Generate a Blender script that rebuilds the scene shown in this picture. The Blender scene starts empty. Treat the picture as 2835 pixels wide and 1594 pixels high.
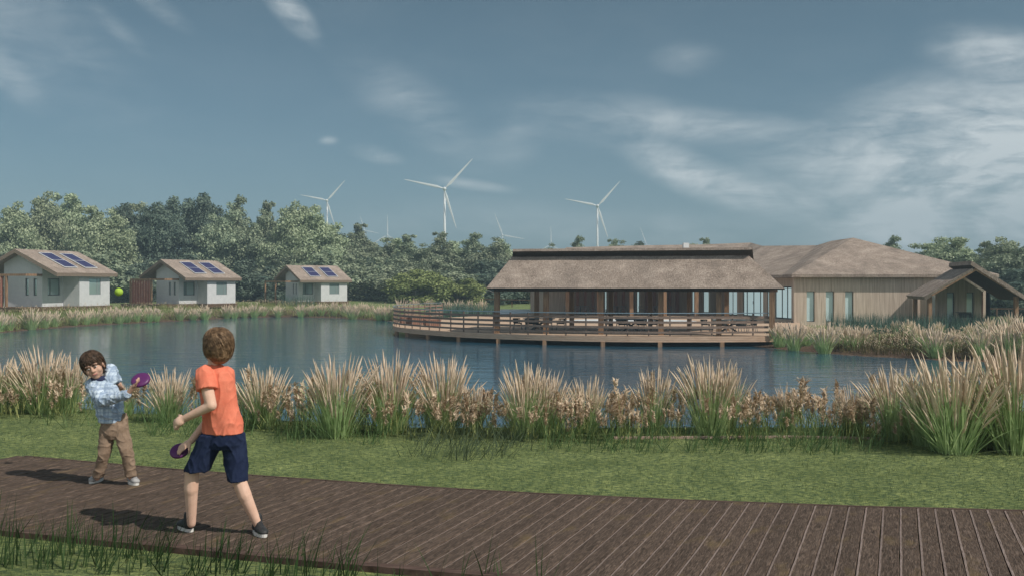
import bpy, bmesh, math, random
import numpy as np
from mathutils import Vector, Matrix, noise as mnoise
R = math.radians
sc = bpy.context.scene
COL = sc.collection
random.seed(7); rng = np.random.default_rng(7)
# ------------------------------------------------------------------ camera, world, sun, exposure
F = 2600.0; CX = 1417.5; HY = 784.0; ZC = 1.65          # pixel focal length, optical axis, horizon row, eye height (m)
cd = bpy.data.cameras.new("camera"); cam = bpy.data.objects.new("camera", cd); COL.objects.link(cam)
cd.sensor_fit = 'HORIZONTAL'; cd.sensor_width = 36.0; cd.lens = 36.0*F/2835.0
cd.shift_y = -13.0/2835.0; cd.clip_start = 0.05; cd.clip_end = 9000
cam.location = (0, 0, ZC); cam.rotation_euler = (R(90), 0, 0); sc.camera = cam
SUN_EL = R(46); SUN_H = Vector((0.87, -0.49, 0)).normalized()
SUN = Vector((SUN_H.x*math.cos(SUN_EL), SUN_H.y*math.cos(SUN_EL), math.sin(SUN_EL)))
sl = bpy.data.lights.new("sun", 'SUN'); so = bpy.data.objects.new("sun", sl); COL.objects.link(so)
sl.energy = 2.9; sl.angle = R(0.55); sl.color = (1.0, 0.945, 0.86)
so.rotation_euler = SUN.to_track_quat('Z', 'Y').to_euler(); so.location = SUN*50
sc.view_settings.view_transform = 'Standard'; sc.view_settings.look = 'None'
sc.view_settings.exposure = 0.46; sc.view_settings.gamma = 1.0
sc.render.engine = 'CYCLES'
try:
    sc.cycles.use_denoising = True; sc.cycles.denoiser = 'OPENIMAGEDENOISE'
    sc.cycles.max_bounces = 6; sc.cycles.volume_bounces = 0; sc.cycles.transparent_max_bounces = 8
    sc.cycles.sample_clamp_indirect = 4.0
    sc.cycles.caustics_reflective = False; sc.cycles.caustics_refractive = False
except Exception: pass

def nd(nt, t, **kw):
    n = nt.nodes.new(t)
    for k, v in kw.items():
        if k in n.inputs: n.inputs[k].default_value = v
        else: setattr(n, k, v)
    return n
def ramp(nt, fac, stops, interp='LINEAR'):
    r = nt.nodes.new('ShaderNodeValToRGB'); r.color_ramp.interpolation = interp
    el = r.color_ramp.elements
    while len(el) < len(stops): el.new(0.5)
    for e, (p, c) in zip(el, stops):
        e.position = p; e.color = (c[0], c[1], c[2], 1) if not isinstance(c, (int, float)) else (c, c, c, 1)
    nt.links.new(fac, r.inputs[0]); return r
def mth(nt, op, a, b=None, c=None, clamp=False):
    n = nt.nodes.new('ShaderNodeMath'); n.operation = op; n.use_clamp = clamp
    for i, v in enumerate((a, b, c)):
        if v is None: continue
        if isinstance(v, (int, float)): n.inputs[i].default_value = v
        else: nt.links.new(v, n.inputs[i])
    return n.outputs[0]
def mixc(nt, fac, a, b, mode='MIX'):
    n = nt.nodes.new('ShaderNodeMix'); n.data_type = 'RGBA'; n.blend_type = mode
    for s, v in ((n.inputs[0], fac), (n.inputs[6], a), (n.inputs[7], b)):
        if isinstance(v, (int, float)): s.default_value = v
        elif isinstance(v, tuple): s.default_value = (v[0], v[1], v[2], 1)
        else: nt.links.new(v, s)
    return n.outputs[2]

w = bpy.data.worlds.new("World"); sc.world = w; w.use_nodes = True
nt = w.node_tree; nt.nodes.clear(); L = nt.links.new
sky = nd(nt, 'ShaderNodeTexSky'); sky.sky_type = 'NISHITA'; sky.sun_disc = False
sky.sun_elevation = SUN_EL; sky.sun_rotation = math.atan2(SUN_H.x, SUN_H.y)
sky.air_density = 1.0; sky.dust_density = 1.2; sky.ozone_density = 1.6
hs = nd(nt, 'ShaderNodeHueSaturation'); hs.inputs['Saturation'].default_value = 0.86; hs.inputs['Value'].default_value = 0.385
L(sky.outputs[0], hs.inputs['Color'])
tint = mixc(nt, 1.0, hs.outputs[0], (0.71, 1.02, 1.05), 'MULTIPLY')
tc = nd(nt, 'ShaderNodeTexCoord')
sep = nd(nt, 'ShaderNodeSeparateXYZ'); L(tc.outputs['Generated'], sep.inputs[0])
def cloud_noise(rot, scl, s, det, rough, dist, loc=(0, 0, 0)):
    mp = nd(nt, 'ShaderNodeMapping'); mp.inputs['Rotation'].default_value = rot; mp.inputs['Scale'].default_value = scl
    mp.inputs['Location'].default_value = loc
    L(tc.outputs['Generated'], mp.inputs[0])
    n = nd(nt, 'ShaderNodeTexNoise'); n.inputs['Scale'].default_value = s; n.inputs['Detail'].default_value = det
    n.inputs['Roughness'].default_value = rough; n.inputs['Distortion'].default_value = dist
    L(mp.outputs[0], n.inputs['Vector']); return n.outputs[0]
def blob(d, r0, r1):                                     # 1 near direction d, 0 beyond angle r1
    v = nd(nt, 'ShaderNodeVectorMath'); v.operation = 'DISTANCE'
    L(tc.outputs['Generated'], v.inputs[0]); v.inputs[1].default_value = Vector(d).normalized()
    m = nd(nt, 'ShaderNodeMapRange'); m.interpolation_type = 'SMOOTHSTEP'
    L(v.outputs['Value'], m.inputs[0]); m.inputs[1].default_value = r0; m.inputs[2].default_value = r1
    m.inputs[3].default_value = 1; m.inputs[4].default_value = 0; return m.outputs[0]
def dpx(px, py): return ((px-CX)/F, 1.0, (HY-py)/F)
n1 = cloud_noise((0, R(18), 0), (1.0, 1.0, 2.0), 6.0, 10, 0.60, 0.7, (0.3, 0, 0.1))
n2 = cloud_noise((0, R(24), 0), (1.0, 1.0, 4.0), 17.0, 8, 0.6, 0.8)
cn = mth(nt, 'ADD', mth(nt, 'MULTIPLY', n1, 0.68), mth(nt, 'MULTIPLY', n2, 0.32))
cm = nd(nt, 'ShaderNodeMapRange'); cm.interpolation_type = 'SMOOTHSTEP'; L(cn, cm.inputs[0])
cm.inputs[1].default_value = 0.32; cm.inputs[2].default_value = 0.72; cm.inputs[3].default_value = 0.14; cm.inputs[4].default_value = 1.9
def dotk(vec, a):
    v = nd(nt, 'ShaderNodeVectorMath'); v.operation = 'DOT_PRODUCT'; L(vec, v.inputs[0]); v.inputs[1].default_value = a; return v.outputs['Value']
def streak(px, py, ra, rb, ang, amp):                    # soft elongated patch of cloud around one direction of the sky
    c = Vector(dpx(px, py)).normalized(); t = R(ang); rx = Vector((c.y, -c.x, 0)).normalized(); up = rx.cross(c)
    v = nd(nt, 'ShaderNodeVectorMath'); v.operation = 'SUBTRACT'; L(tc.outputs['Generated'], v.inputs[0]); v.inputs[1].default_value = c
    a = dotk(v.outputs[0], tuple((rx*math.cos(t)-up*math.sin(t))*(F/ra))); b = dotk(v.outputs[0], tuple((rx*math.sin(t)+up*math.cos(t))*(F/rb)))
    q = mth(nt, 'SQRT', mth(nt, 'ADD', mth(nt, 'MULTIPLY', a, a), mth(nt, 'MULTIPLY', b, b)))
    fr = mth(nt, 'GREATER_THAN', dotk(tc.outputs['Generated'], tuple(c)), 0.0)
    m = nd(nt, 'ShaderNodeMapRange'); m.interpolation_type = 'SMOOTHSTEP'; L(q, m.inputs[0]); m.inputs[1].default_value = 0.0; m.inputs[2].default_value = 1.0
    m.inputs[3].default_value = amp; m.inputs[4].default_value = 0.0; return mth(nt, 'MULTIPLY', m.outputs[0], fr)
tot = None
for a in ((1930,490,300,75,24,0.75),(2150,550,240,70,16,0.5),(1700,335,430,95,6,0.30),(2000,350,300,60,5,0.30),(2780,500,560,360,-4,1.0),(2560,400,420,200,8,0.34),(2790,150,260,80,16,0.45),
          (2260,470,360,150,4,0.34),(2330,640,330,110,0,0.30),(800,25,135,50,46,0.62),(450,30,110,36,30,0.26),(320,75,120,34,42,0.18),(1040,428,95,32,10,0.5),(910,390,36,18,0,0.32),
          (1180,320,330,110,32,0.22),(20,205,150,65,42,0.22),(60,60,480,210,35,0.15),(1310,512,150,22,8,0.30),(1420,395,110,90,0,0.20),(1900,160,120,60,0,0.16),(1300,620,500,90,0,0.22),(1830,640,420,80,0,0.22)):
    k = streak(*a); tot = k if tot is None else mth(nt, 'ADD', tot, k)
wide = mth(nt, 'MULTIPLY', n1, 0.03)
bk = nd(nt, 'ShaderNodeMapRange'); L(sep.outputs[1], bk.inputs[0]); bk.inputs[1].default_value = 0.10; bk.inputs[2].default_value = -0.45   # bright cloud added to the unseen sky behind the camera as front fill
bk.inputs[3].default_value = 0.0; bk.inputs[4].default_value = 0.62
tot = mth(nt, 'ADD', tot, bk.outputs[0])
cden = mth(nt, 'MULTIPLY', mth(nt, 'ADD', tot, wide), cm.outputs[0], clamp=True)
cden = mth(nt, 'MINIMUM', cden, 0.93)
hz_t = nd(nt, 'ShaderNodeMapRange'); L(sep.outputs[2], hz_t.inputs[0]); hz_t.inputs[1].default_value = 0.0; hz_t.inputs[2].default_value = 0.30
tint = mixc(nt, hz_t.outputs[0], mixc(nt, 1.0, tint, (1.12, 1.22, 1.40), 'MULTIPLY'), tint)
skyc = mixc(nt, cden, tint, (6.5, 6.9, 7.0))
bg = nd(nt, 'ShaderNodeBackground'); L(skyc, bg.inputs[0]); bg.inputs[1].default_value = 0.085
wo = nd(nt, 'ShaderNodeOutputWorld'); L(bg.outputs[0], wo.inputs[0])

# ------------------------------------------------------------------ helpers
def P(px, py, z=0.0):                                   # photo pixel -> point on the level z
    d = F*(ZC-z)/(py-HY); return Vector(((px-CX)/F*d, d, z))
def PD(px, py, d): return Vector(((px-CX)/F*d, d, ZC-(py-HY)/F*d))
def S2L(c): return tuple(((v/255)/12.92 if v/255 <= 0.04045 else ((v/255+0.055)/1.055)**2.4) for v in c)

class MB:
    def __init__(s): s.v = []; s.f = []; s.m = []
    def add(s, vs, fs, mi=0):
        b = len(s.v); s.v += [tuple(x) for x in vs]; s.f += [tuple(b+i for i in f) for f in fs]; s.m += [mi]*len(fs); return s
    def obox(s, o, ux, uy, uz, mi=0):                    # box from corner o along three edge vectors
        o = Vector(o); ux = Vector(ux); uy = Vector(uy); uz = Vector(uz)
        vs = [o, o+ux, o+ux+uy, o+uy, o+uz, o+ux+uz, o+ux+uy+uz, o+uy+uz]
        fs = [(0,3,2,1),(4,5,6,7),(0,1,5,4),(1,2,6,5),(2,3,7,6),(3,0,4,7)]
        if ux.cross(uy).dot(uz) < 0: fs = [f[::-1] for f in fs]
        return s.add(vs, fs, mi)
    def box(s, a, b, mi=0): return s.obox(a, (b[0]-a[0],0,0), (0,b[1]-a[1],0), (0,0,b[2]-a[2]), mi)
    def bar(s, p, q, wd, ht, mi=0, up=(0,0,1)):          # rectangular bar centred on the segment p-q
        p = Vector(p); q = Vector(q); t = (q-p).normalized(); up = Vector(up)
        sd = t.cross(up)
        if sd.length < 1e-4: sd = t.cross(Vector((1,0,0)))
        sd.normalize(); u = sd.cross(t)
        return s.obox(p-sd*wd/2-u*ht/2, q-p, sd*wd, u*ht, mi)
    def prism(s, poly, off, mi=0):                       # closed polygon swept by off
        n = len(poly); off = Vector(off); a = [Vector(p) for p in poly]
        vs = a+[p+off for p in a]
        nrm = Vector((0,0,0))
        for i in range(n): nrm += a[i].cross(a[(i+1) % n])
        flip = nrm.dot(off) > 0
        fs = [tuple(range(n)), tuple(range(2*n-1, n-1, -1))]+[((i), i+n, (i+1) % n+n, (i+1) % n) for i in range(n)]
        if flip: fs = [f[::-1] for f in fs]
        return s.add(vs, fs, mi)
    def tube(s, pts, rad, n=8, mi=0, cap=True):
        pts = [Vector(p) for p in pts]; b = []; prev = None
        for i, p in enumerate(pts):
            t = (pts[min(i+1, len(pts)-1)]-pts[max(i-1, 0)]).normalized()
            if prev is None:
                a = t.cross(Vector((0,0,1)))
                if a.length < 1e-3: a = t.cross(Vector((1,0,0)))
            else: a = prev-t*prev.dot(t)
            a.normalize(); prev = a; c = t.cross(a)
            r = rad[i] if isinstance(rad, (list, tuple)) else rad
            b.append([p+(a*math.cos(k*2*math.pi/n)+c*math.sin(k*2*math.pi/n))*r for k in range(n)])
        vs = [v for ring in b for v in ring]; fs = []
        for i in range(len(pts)-1):
            for k in range(n): fs.append((i*n+k, i*n+(k+1) % n, (i+1)*n+(k+1) % n, (i+1)*n+k))
        if cap: fs += [tuple(range(n-1, -1, -1)), tuple((len(pts)-1)*n+k for k in range(n))]
        return s.add(vs, fs, mi)
    def loft(s, rings, n=20, mi=0):                      # rings: (centre, rx, ry, yaw)
        vs = []; fs = []
        for c, rx, ry, yw in rings:
            c = Vector(c)
            for k in range(n):
                a = 2*math.pi*k/n; x = rx*math.cos(a); y = ry*math.sin(a)
                vs.append(c+Vector((x*math.cos(yw)-y*math.sin(yw), x*math.sin(yw)+y*math.cos(yw), 0)))
        for i in range(len(rings)-1):
            for k in range(n): fs.append((i*n+k, i*n+(k+1) % n, (i+1)*n+(k+1) % n, (i+1)*n+k))
        fs += [tuple(range(n-1, -1, -1)), tuple((len(rings)-1)*n+k for k in range(n))]
        if rings[0][0][2] > rings[-1][0][2]: fs = [f[::-1] for f in fs]
        return s.add(vs, fs, mi)
    def ell(s, c, r, M=None, nu=16, nv=10, mi=0):
        c = Vector(c); vs = []; fs = []
        M = M or Matrix.Identity(3)
        for j in range(1, nv):
            th = math.pi*j/nv
            for i in range(nu):
                ph = 2*math.pi*i/nu
                vs.append(c+M @ Vector((r[0]*math.sin(th)*math.cos(ph), r[1]*math.sin(th)*math.sin(ph), r[2]*math.cos(th))))
        vs += [c+M @ Vector((0,0,r[2])), c-M @ Vector((0,0,r[2]))]; t = len(vs)-2
        for j in range(nv-2):
            for i in range(nu): fs.append((j*nu+i, (j+1)*nu+i, (j+1)*nu+(i+1) % nu, j*nu+(i+1) % nu))
        for i in range(nu):
            fs.append((t, i, (i+1) % nu)); fs.append((t+1, (nv-2)*nu+(i+1) % nu, (nv-2)*nu+i))
        return s.add(vs, fs, mi)
    def cap(s, p, q, r0, r1, n=12):                      # tapered capsule
        p = Vector(p); q = Vector(q); t = (q-p); ln = t.length or 1e-6; t = t/ln
        pts = []; rr = []
        for k in (90, 60, 30): pts.append(p-t*r0*math.sin(R(k))); rr.append(max(r0*math.cos(R(k)), 1e-4))
        pts.append(p); rr.append(r0)
        for k in (0.25, 0.5, 0.75): pts.append(p.lerp(q, k)); rr.append(r0+(r1-r0)*k)
        pts.append(q); rr.append(r1)
        for k in (30, 60, 90): pts.append(q+t*r1*math.sin(R(k))); rr.append(max(r1*math.cos(R(k)), 1e-4))
        return s.tube(pts, rr, n)
    def mesh(s, name, mats, smooth=False):
        me = bpy.data.meshes.new(name); me.from_pydata(s.v, [], s.f)
        for m in (mats if isinstance(mats, (list, tuple)) else [mats]): me.materials.append(m)
        if any(s.m): me.polygons.foreach_set('material_index', s.m)
        if smooth: me.polygons.foreach_set('use_smooth', [True]*len(s.f))
        me.update(); return me
    def build(s, name, mats, parent=None, smooth=False):
        return link(name, s.mesh(name, mats, smooth), parent)
def link(name, me, parent=None):
    o = bpy.data.objects.new(name, me); COL.objects.link(o)
    if parent: o.parent = parent; o.matrix_parent_inverse = parent.matrix_world.inverted() if parent.get('_w') else Matrix.Identity(4)
    return o
def empty(name, loc=(0,0,0), rz=0, label=None, cat=None, group=None):
    o = bpy.data.objects.new(name, None); COL.objects.link(o); o.location = loc; o.rotation_euler = (0,0,rz)
    o.empty_display_size = 0.2
    return tag(o, label, cat, group)
def tag(o, label=None, cat=None, group=None, kind=None):
    for k, v in (('label', label), ('category', cat), ('group', group), ('kind', kind)):
        if v: o[k] = v
    return o
def copy_tree(o, parent=None):
    c = o.copy(); COL.objects.link(c)
    if parent: c.parent = parent
    for ch in KIDS.get(o.name, list(o.children)): copy_tree(ch, c)
    return c
KIDS = {}
def npmesh(name, V, Fq, mat, smooth=False, mats=None, mi=None):   # numpy verts, list of equal-size faces
    me = bpy.data.meshes.new(name); V = np.asarray(V, np.float32); Fq = np.asarray(Fq, np.int32)
    k = Fq.shape[1]; me.vertices.add(len(V)); me.vertices.foreach_set('co', V.ravel())
    me.loops.add(Fq.size); me.loops.foreach_set('vertex_index', Fq.ravel())
    me.polygons.add(len(Fq)); me.polygons.foreach_set('loop_start', np.arange(0, Fq.size, k, dtype=np.int32))
    for m in (mats or [mat]): me.materials.append(m)
    if mi is not None: me.polygons.foreach_set('material_index', np.asarray(mi, np.int32))
    if smooth: me.polygons.foreach_set('use_smooth', np.ones(len(Fq), bool))
    me.update(calc_edges=True); me.validate(); return me

def mat(name, c1, c2=None, scale=8.0, stretch=(1,1,1), rough=0.8, bump=0.0, bscale=None, bdist=0.02, detail=6, c3=None,
        coord='Object', spec=0.3, metal=0.0, objvar=0.0, lo=0.35, hi=0.65, trans=None):
    m = bpy.data.materials.new(name); m.use_nodes = True; n = m.node_tree; b = n.nodes['Principled BSDF']
    b.inputs['Roughness'].default_value = rough; b.inputs['Specular IOR Level'].default_value = spec; b.inputs['Metallic'].default_value = metal
    tc = n.nodes.new('ShaderNodeTexCoord'); mp = n.nodes.new('ShaderNodeMapping'); mp.inputs['Scale'].default_value = stretch
    n.links.new(tc.outputs[coord], mp.inputs[0])
    col = None
    if c2:
        t = n.nodes.new('ShaderNodeTexNoise'); t.inputs['Scale'].default_value = scale; t.inputs['Detail'].default_value = detail
        t.inputs['Roughness'].default_value = 0.65
        n.links.new(mp.outputs[0], t.inputs['Vector'])
        col = ramp(n, t.outputs[0], [(lo, c1), (hi, c2)] if not c3 else [(lo, c1), ((lo+hi)/2, c2), (hi, c3)]).outputs[0]
    if objvar:
        oi = n.nodes.new('ShaderNodeObjectInfo'); h = n.nodes.new('ShaderNodeHueSaturation')
        n.links.new(mth(n, 'MULTIPLY_ADD', oi.outputs['Random'], objvar, 1-objvar/2), h.inputs['Value'])
        n.links.new(mth(n, 'MULTIPLY_ADD', oi.outputs['Random'], 0.06*objvar, 0.5-0.03*objvar), h.inputs['Hue'])
        if col: n.links.new(col, h.inputs['Color'])
        else: h.inputs['Color'].default_value = (*c1, 1)
        col = h.outputs[0]
    if col: n.links.new(col, b.inputs['Base Color'])
    else: b.inputs['Base Color'].default_value = (*c1, 1)
    if bump:
        t2 = n.nodes.new('ShaderNodeTexNoise'); t2.inputs['Scale'].default_value = bscale or scale*3; t2.inputs['Detail'].default_value = 5
        n.links.new(mp.outputs[0], t2.inputs['Vector'])
        bp = n.nodes.new('ShaderNodeBump'); bp.inputs['Strength'].default_value = bump; bp.inputs['Distance'].default_value = bdist
        n.links.new(t2.outputs[0], bp.inputs['Height']); n.links.new(bp.outputs[0], b.inputs['Normal'])
    if trans:
        out = n.nodes['Material Output']; tr = n.nodes.new('ShaderNodeBsdfTranslucent'); ms = n.nodes.new('ShaderNodeMixShader')
        ms.inputs[0].default_value = trans
        if col: n.links.new(col, tr.inputs[0])
        else: tr.inputs[0].default_value = (*c1, 1)
        n.links.new(b.outputs[0], ms.inputs[1]); n.links.new(tr.outputs[0], ms.inputs[2]); n.links.new(ms.outputs[0], out.inputs[0])
    return m
M = {}
def thatch_mat(name, c):
    m = bpy.data.materials.new(name); m.use_nodes = True; n = m.node_tree; b = n.nodes['Principled BSDF']
    b.inputs['Roughness'].default_value = 0.97; b.inputs['Specular IOR Level'].default_value = 0.04
    tc = n.nodes.new('ShaderNodeTexCoord')
    def nz(s_, det, st=(1,1,1), dist=0.0):
        mp = n.nodes.new('ShaderNodeMapping'); mp.inputs['Scale'].default_value = st; n.links.new(tc.outputs['Object'], mp.inputs[0])
        t = n.nodes.new('ShaderNodeTexNoise'); t.inputs['Scale'].default_value = s_; t.inputs['Detail'].default_value = det; t.inputs['Roughness'].default_value = 0.7; t.inputs['Distortion'].default_value = dist
        n.links.new(mp.outputs[0], t.inputs['Vector']); return t.outputs[0]
    fib = nz(9, 9, (1.6,1,1), 0.8); pat = nz(1.1, 5); weather = nz(0.35, 4)
    f = mth(n, 'ADD', mth(n, 'MULTIPLY', fib, 0.62), mth(n, 'MULTIPLY', pat, 0.38))
    col = ramp(n, f, [(0.34, c[0]), (0.5, c[1]), (0.66, c[2])]).outputs[0]
    col = mixc(n, ramp(n, weather, [(0.48, 0.0), (0.66, 0.42)]).outputs[0], col, (0.20,0.165,0.14))
    n.links.new(col, b.inputs['Base Color'])
    bp = n.nodes.new('ShaderNodeBump'); bp.inputs['Strength'].default_value = 1.0; bp.inputs['Distance'].default_value = 0.09
    n.links.new(fib, bp.inputs['Height']); n.links.new(bp.outputs[0], b.inputs['Normal']); return m
M['thatch'] = thatch_mat('thatch', [(0.155,0.12,0.097),(0.36,0.285,0.235),(0.60,0.49,0.41)])
M['thatch_dark'] = mat('thatch_edge', (0.20,0.15,0.115), (0.34,0.26,0.20), 14, (1,1,3), 0.95, 0.8, 60, 0.02, 8, spec=0.05)
M['render'] = mat('white_render', (0.55,0.555,0.56), (0.62,0.62,0.62), 3, (1,1,1), 0.9, 0.15, 60, 0.01, 6, spec=0.15)
M['grey_frame'] = mat('dark_frame', (0.018,0.02,0.022), rough=0.45)
M['wood_clad'] = mat('larch_cladding', (0.41,0.315,0.245), (0.66,0.55,0.455), 2.2, (6,6,0.22), 0.75, 0.25, 5, 0.01, 9, spec=0.15)
M['wood_dark'] = mat('brown_timber', (0.075,0.044,0.028), (0.15,0.09,0.056), 5, (3,3,0.6), 0.7, 0.3, 18, 0.01, spec=0.2)
M['wood_post'] = mat('post_timber', (0.20,0.115,0.065), (0.38,0.235,0.14), 5, (3,3,0.35), 0.7, 0.3, 18, 0.01, spec=0.2)
M['wood_red'] = mat('red_brown_timber', (0.24,0.095,0.068), (0.36,0.16,0.115), 5, (3,3,0.4), 0.7, 0.2, 18, 0.01, spec=0.2)
M['fascia'] = mat('fascia_timber', (0.50,0.32,0.215), (0.68,0.48,0.345), 4, (0.5,0.5,6), 0.75, 0.3, 10, 0.01, spec=0.15)
M['rail'] = mat('rail_timber', (0.17,0.115,0.088), (0.30,0.215,0.17), 4, (0.6,0.6,5), 0.75, 0.3, 10, 0.01, spec=0.15)
M['deckfloor'] = mat('terrace_boards', (0.46,0.32,0.22), (0.60,0.44,0.32), 3, (1.0,7,1), 0.8, 0.15, 10, 0.01, spec=0.1)
M['white'] = mat('white_paint', (0.72,0.73,0.73), (0.79,0.79,0.78), 2, rough=0.6, spec=0.2)
M['turbine'] = mat('turbine_paint', (0.74,0.75,0.75), rough=0.5, spec=0.3)
M['metal'] = mat('metal_handrail', (0.34,0.42,0.47), rough=0.35, metal=0.6)
M['black'] = mat('black_rope', (0.014,0.016,0.017), (0.03,0.034,0.036), 30, rough=0.7)
M['chair_grey'] = mat('grey_chair_metal', (0.16,0.165,0.17), rough=0.5, metal=0.3)
M['table_top'] = mat('table_top', (0.12,0.15,0.16), (0.2,0.23,0.24), 6, rough=0.5)
M['panel'] = mat('solar_cells', (0.028,0.027,0.085), (0.055,0.05,0.135), 3, (0.4,9,1), 0.35, spec=0.35)
M['soil'] = mat('soil', (0.05,0.032,0.02), (0.14,0.095,0.065), 3, rough=1.0, bump=0.6, bscale=20, bdist=0.05)
M['paving'] = mat('white_paving', (0.62,0.63,0.63), (0.72,0.72,0.71), 3, rough=0.7)
def glass_mat():
    m = bpy.data.materials.new('window_glass'); m.use_nodes = True; b = m.node_tree.nodes['Principled BSDF']
    b.inputs['Base Color'].default_value = (0.66,0.82,0.86,1); b.inputs['Metallic'].default_value = 0.15; b.inputs['Roughness'].default_value = 0.08; b.inputs['Specular IOR Level'].default_value = 0.9  # pale base colour stands in for sky reflected in the pane
    return m
M['glass'] = glass_mat()
M['glow_glass'] = glass_mat(); M['glow_glass'].name = 'glow_window_glass'  # emission added to brighten the shaded panes, no lamp behind them
for k_, v_ in (('Emission Color', (0.62,0.82,0.83,1)), ('Emission Strength', 0.30)): M['glow_glass'].node_tree.nodes['Principled BSDF'].inputs[k_].default_value = v_
M['cabin_glass'] = glass_mat(); M['cabin_glass'].name = 'cabin_glass'
for k_, v_ in (('Base Color', (0.42,0.54,0.53,1)), ('Metallic', 0.55)): M['cabin_glass'].node_tree.nodes['Principled BSDF'].inputs[k_].default_value = v_

# ------------------------------------------------------------------ terrain, lake, sky air
def shore_px(pts): return [P(x, y, -1.7).to_2d() for x, y in pts]
far = shore_px([(0,921),(89,913),(200,904),(318,897),(430,891),(540,886),(640,880),(710,878),(820,877),(942,880),(1087,889)])
right_sh = shore_px([(2000,951),(2112,962),(2199,971),(2314,981),(2416,988),(2537,993),(2657,1000),(2800,1006)])
LAKE = [Vector((-70,20)), Vector((-58,52))]+far+[Vector((-6,70)), Vector((2,63)), Vector((7,57.5))]+right_sh+[
    Vector((30,37)), Vector((36,28)), Vector((30,18)), Vector((14,14.4)), Vector((5.6,14.0)), Vector((0.6,13.9)), Vector((-2.2,14.4)), Vector((-5.2,15.6)), Vector((-12,16.6)), Vector((-30,16.6))]
lk = np.array([[p.x, p.y] for p in LAKE])
def lake_sd(X, Y):                                       # signed distance to the lake outline, positive on land
    pt = np.stack([X.ravel(), Y.ravel()], 1); n = len(lk); dmin = np.full(len(pt), 1e9); ins = np.zeros(len(pt), bool)
    for i in range(n):
        a = lk[i]; b = lk[(i+1) % n]; ab = b-a
        t = np.clip(((pt-a) @ ab)/(ab @ ab), 0, 1); q = a+t[:, None]*ab
        dmin = np.minimum(dmin, np.hypot(*(pt-q).T))
        c = (a[1] > pt[:, 1]) != (b[1] > pt[:, 1])
        xi = (b[0]-a[0])*(pt[:, 1]-a[1])/(b[1]-a[1] if abs(b[1]-a[1]) > 1e-9 else 1e-9)+a[0]
        ins ^= c & (pt[:, 0] < xi)
    return np.where(ins, -dmin, dmin).reshape(X.shape)
def sst(a, b, x): t = np.clip((x-a)/(b-a), 0, 1); return t*t*(3-2*t)
def terrain(X, Y):
    X = np.asarray(X, float); Y = np.asarray(Y, float); d = lake_sd(X, Y)
    near = 1-sst(16, 36, Y)
    left = 1-sst(-13, -4, X)
    farlev = -0.75*left+-1.32*(1-left)
    farlev = farlev+(0.35)*sst(95, 135, Y)+3.0*sst(140, 500, Y)
    plat = -0.035*near+farlev*(1-near)
    W = 2.9*near+(4.5*left+5.0*(1-left))*(1-near)
    land = -1.69+(plat+1.69)*(0.35*np.clip(d/W, 0, 1)+0.65*sst(0, 1, np.clip(d, 0, None)/W))
    bed = -1.72+np.clip(d, -8, 0)*0.3
    return np.where(d > 0, land, bed)
def tz(x, y): return float(terrain(np.array([x]), np.array([y]))[0])
def axis(fine0, fine1, step, lo, hi):
    a = list(np.arange(fine0, fine1+1e-6, step)); s = step
    x = fine1
    while x < hi: s *= 1.22; x += s; a.append(min(x, hi))
    x = fine0; s = step; pre = []
    while x > lo: s *= 1.22; x -= s; pre.append(max(x, lo))
    return np.array(pre[::-1]+a)
gx = axis(-60, 45, 0.6, -4000, 4000); gy = axis(-4, 105, 0.6, -300, 6000)
GX, GY = np.meshgrid(gx, gy); GZ = terrain(GX, GY)
nx, ny = len(gx), len(gy)
ii = np.arange(nx*ny).reshape(ny, nx)
quads = np.stack([ii[:-1, :-1], ii[:-1, 1:], ii[1:, 1:], ii[1:, :-1]], -1).reshape(-1, 4)
def ground_mat():
    m = bpy.data.materials.new('lawn_and_soil'); m.use_nodes = True; n = m.node_tree; b = n.nodes['Principled BSDF']
    b.inputs['Roughness'].default_value = 0.95; b.inputs['Specular IOR Level'].default_value = 0.08
    tc = n.nodes.new('ShaderNodeTexCoord')
    def nz(s, det, st, ro=0.6):
        mp = n.nodes.new('ShaderNodeMapping'); mp.inputs['Scale'].default_value = st; mp.inputs['Rotation'].default_value = (0,0,R(-12)); n.links.new(tc.outputs['Object'], mp.inputs[0])
        t = n.nodes.new('ShaderNodeTexNoise'); t.inputs['Scale'].default_value = s; t.inputs['Detail'].default_value = det; t.inputs['Roughness'].default_value = ro
        n.links.new(mp.outputs[0], t.inputs['Vector']); return t.outputs[0]
    fine = nz(22, 8, (0.8,1.5,1), 0.78); patch = nz(2.2, 4, (1,1,1))
    g = ramp(n, fine, [(0.32,(0.022,0.04,0.034)),(0.42,(0.085,0.125,0.065)),(0.50,(0.18,0.23,0.095)),(0.60,(0.38,0.42,0.15)),(0.74,(0.5,0.5,0.28))]).outputs[0]
    g = mixc(n, ramp(n, patch, [(0.36, 0.0), (0.66, 0.48)]).outputs[0], g, (0.065,0.10,0.038))
    at = n.nodes.new('ShaderNodeAttribute'); at.attribute_name = 'soil'
    s = ramp(n, nz(9, 6, (1,1,1)), [(0.3,(0.05,0.033,0.022)),(0.55,(0.12,0.08,0.055)),(0.7,(0.25,0.18,0.13))]).outputs[0]
    c = mixc(n, at.outputs['Fac'], g, s)
    n.links.new(c, b.inputs['Base Color'])
    bp = n.nodes.new('ShaderNodeBump'); bp.inputs['Strength'].default_value = 0.9; bp.inputs['Distance'].default_value = 0.03
    n.links.new(fine, bp.inputs['Height']); n.links.new(bp.outputs[0], b.inputs['Normal'])
    return m
M['ground'] = ground_mat()
me = npmesh('ground', np.stack([GX.ravel(), GY.ravel(), GZ.ravel()], 1), quads, M['ground'], True)
at = me.attributes.new('soil', 'FLOAT', 'POINT')
sdv = lake_sd(GX, GY).ravel(); lim = 1.2+2.8*sst(16, 36, GY.ravel())
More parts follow.
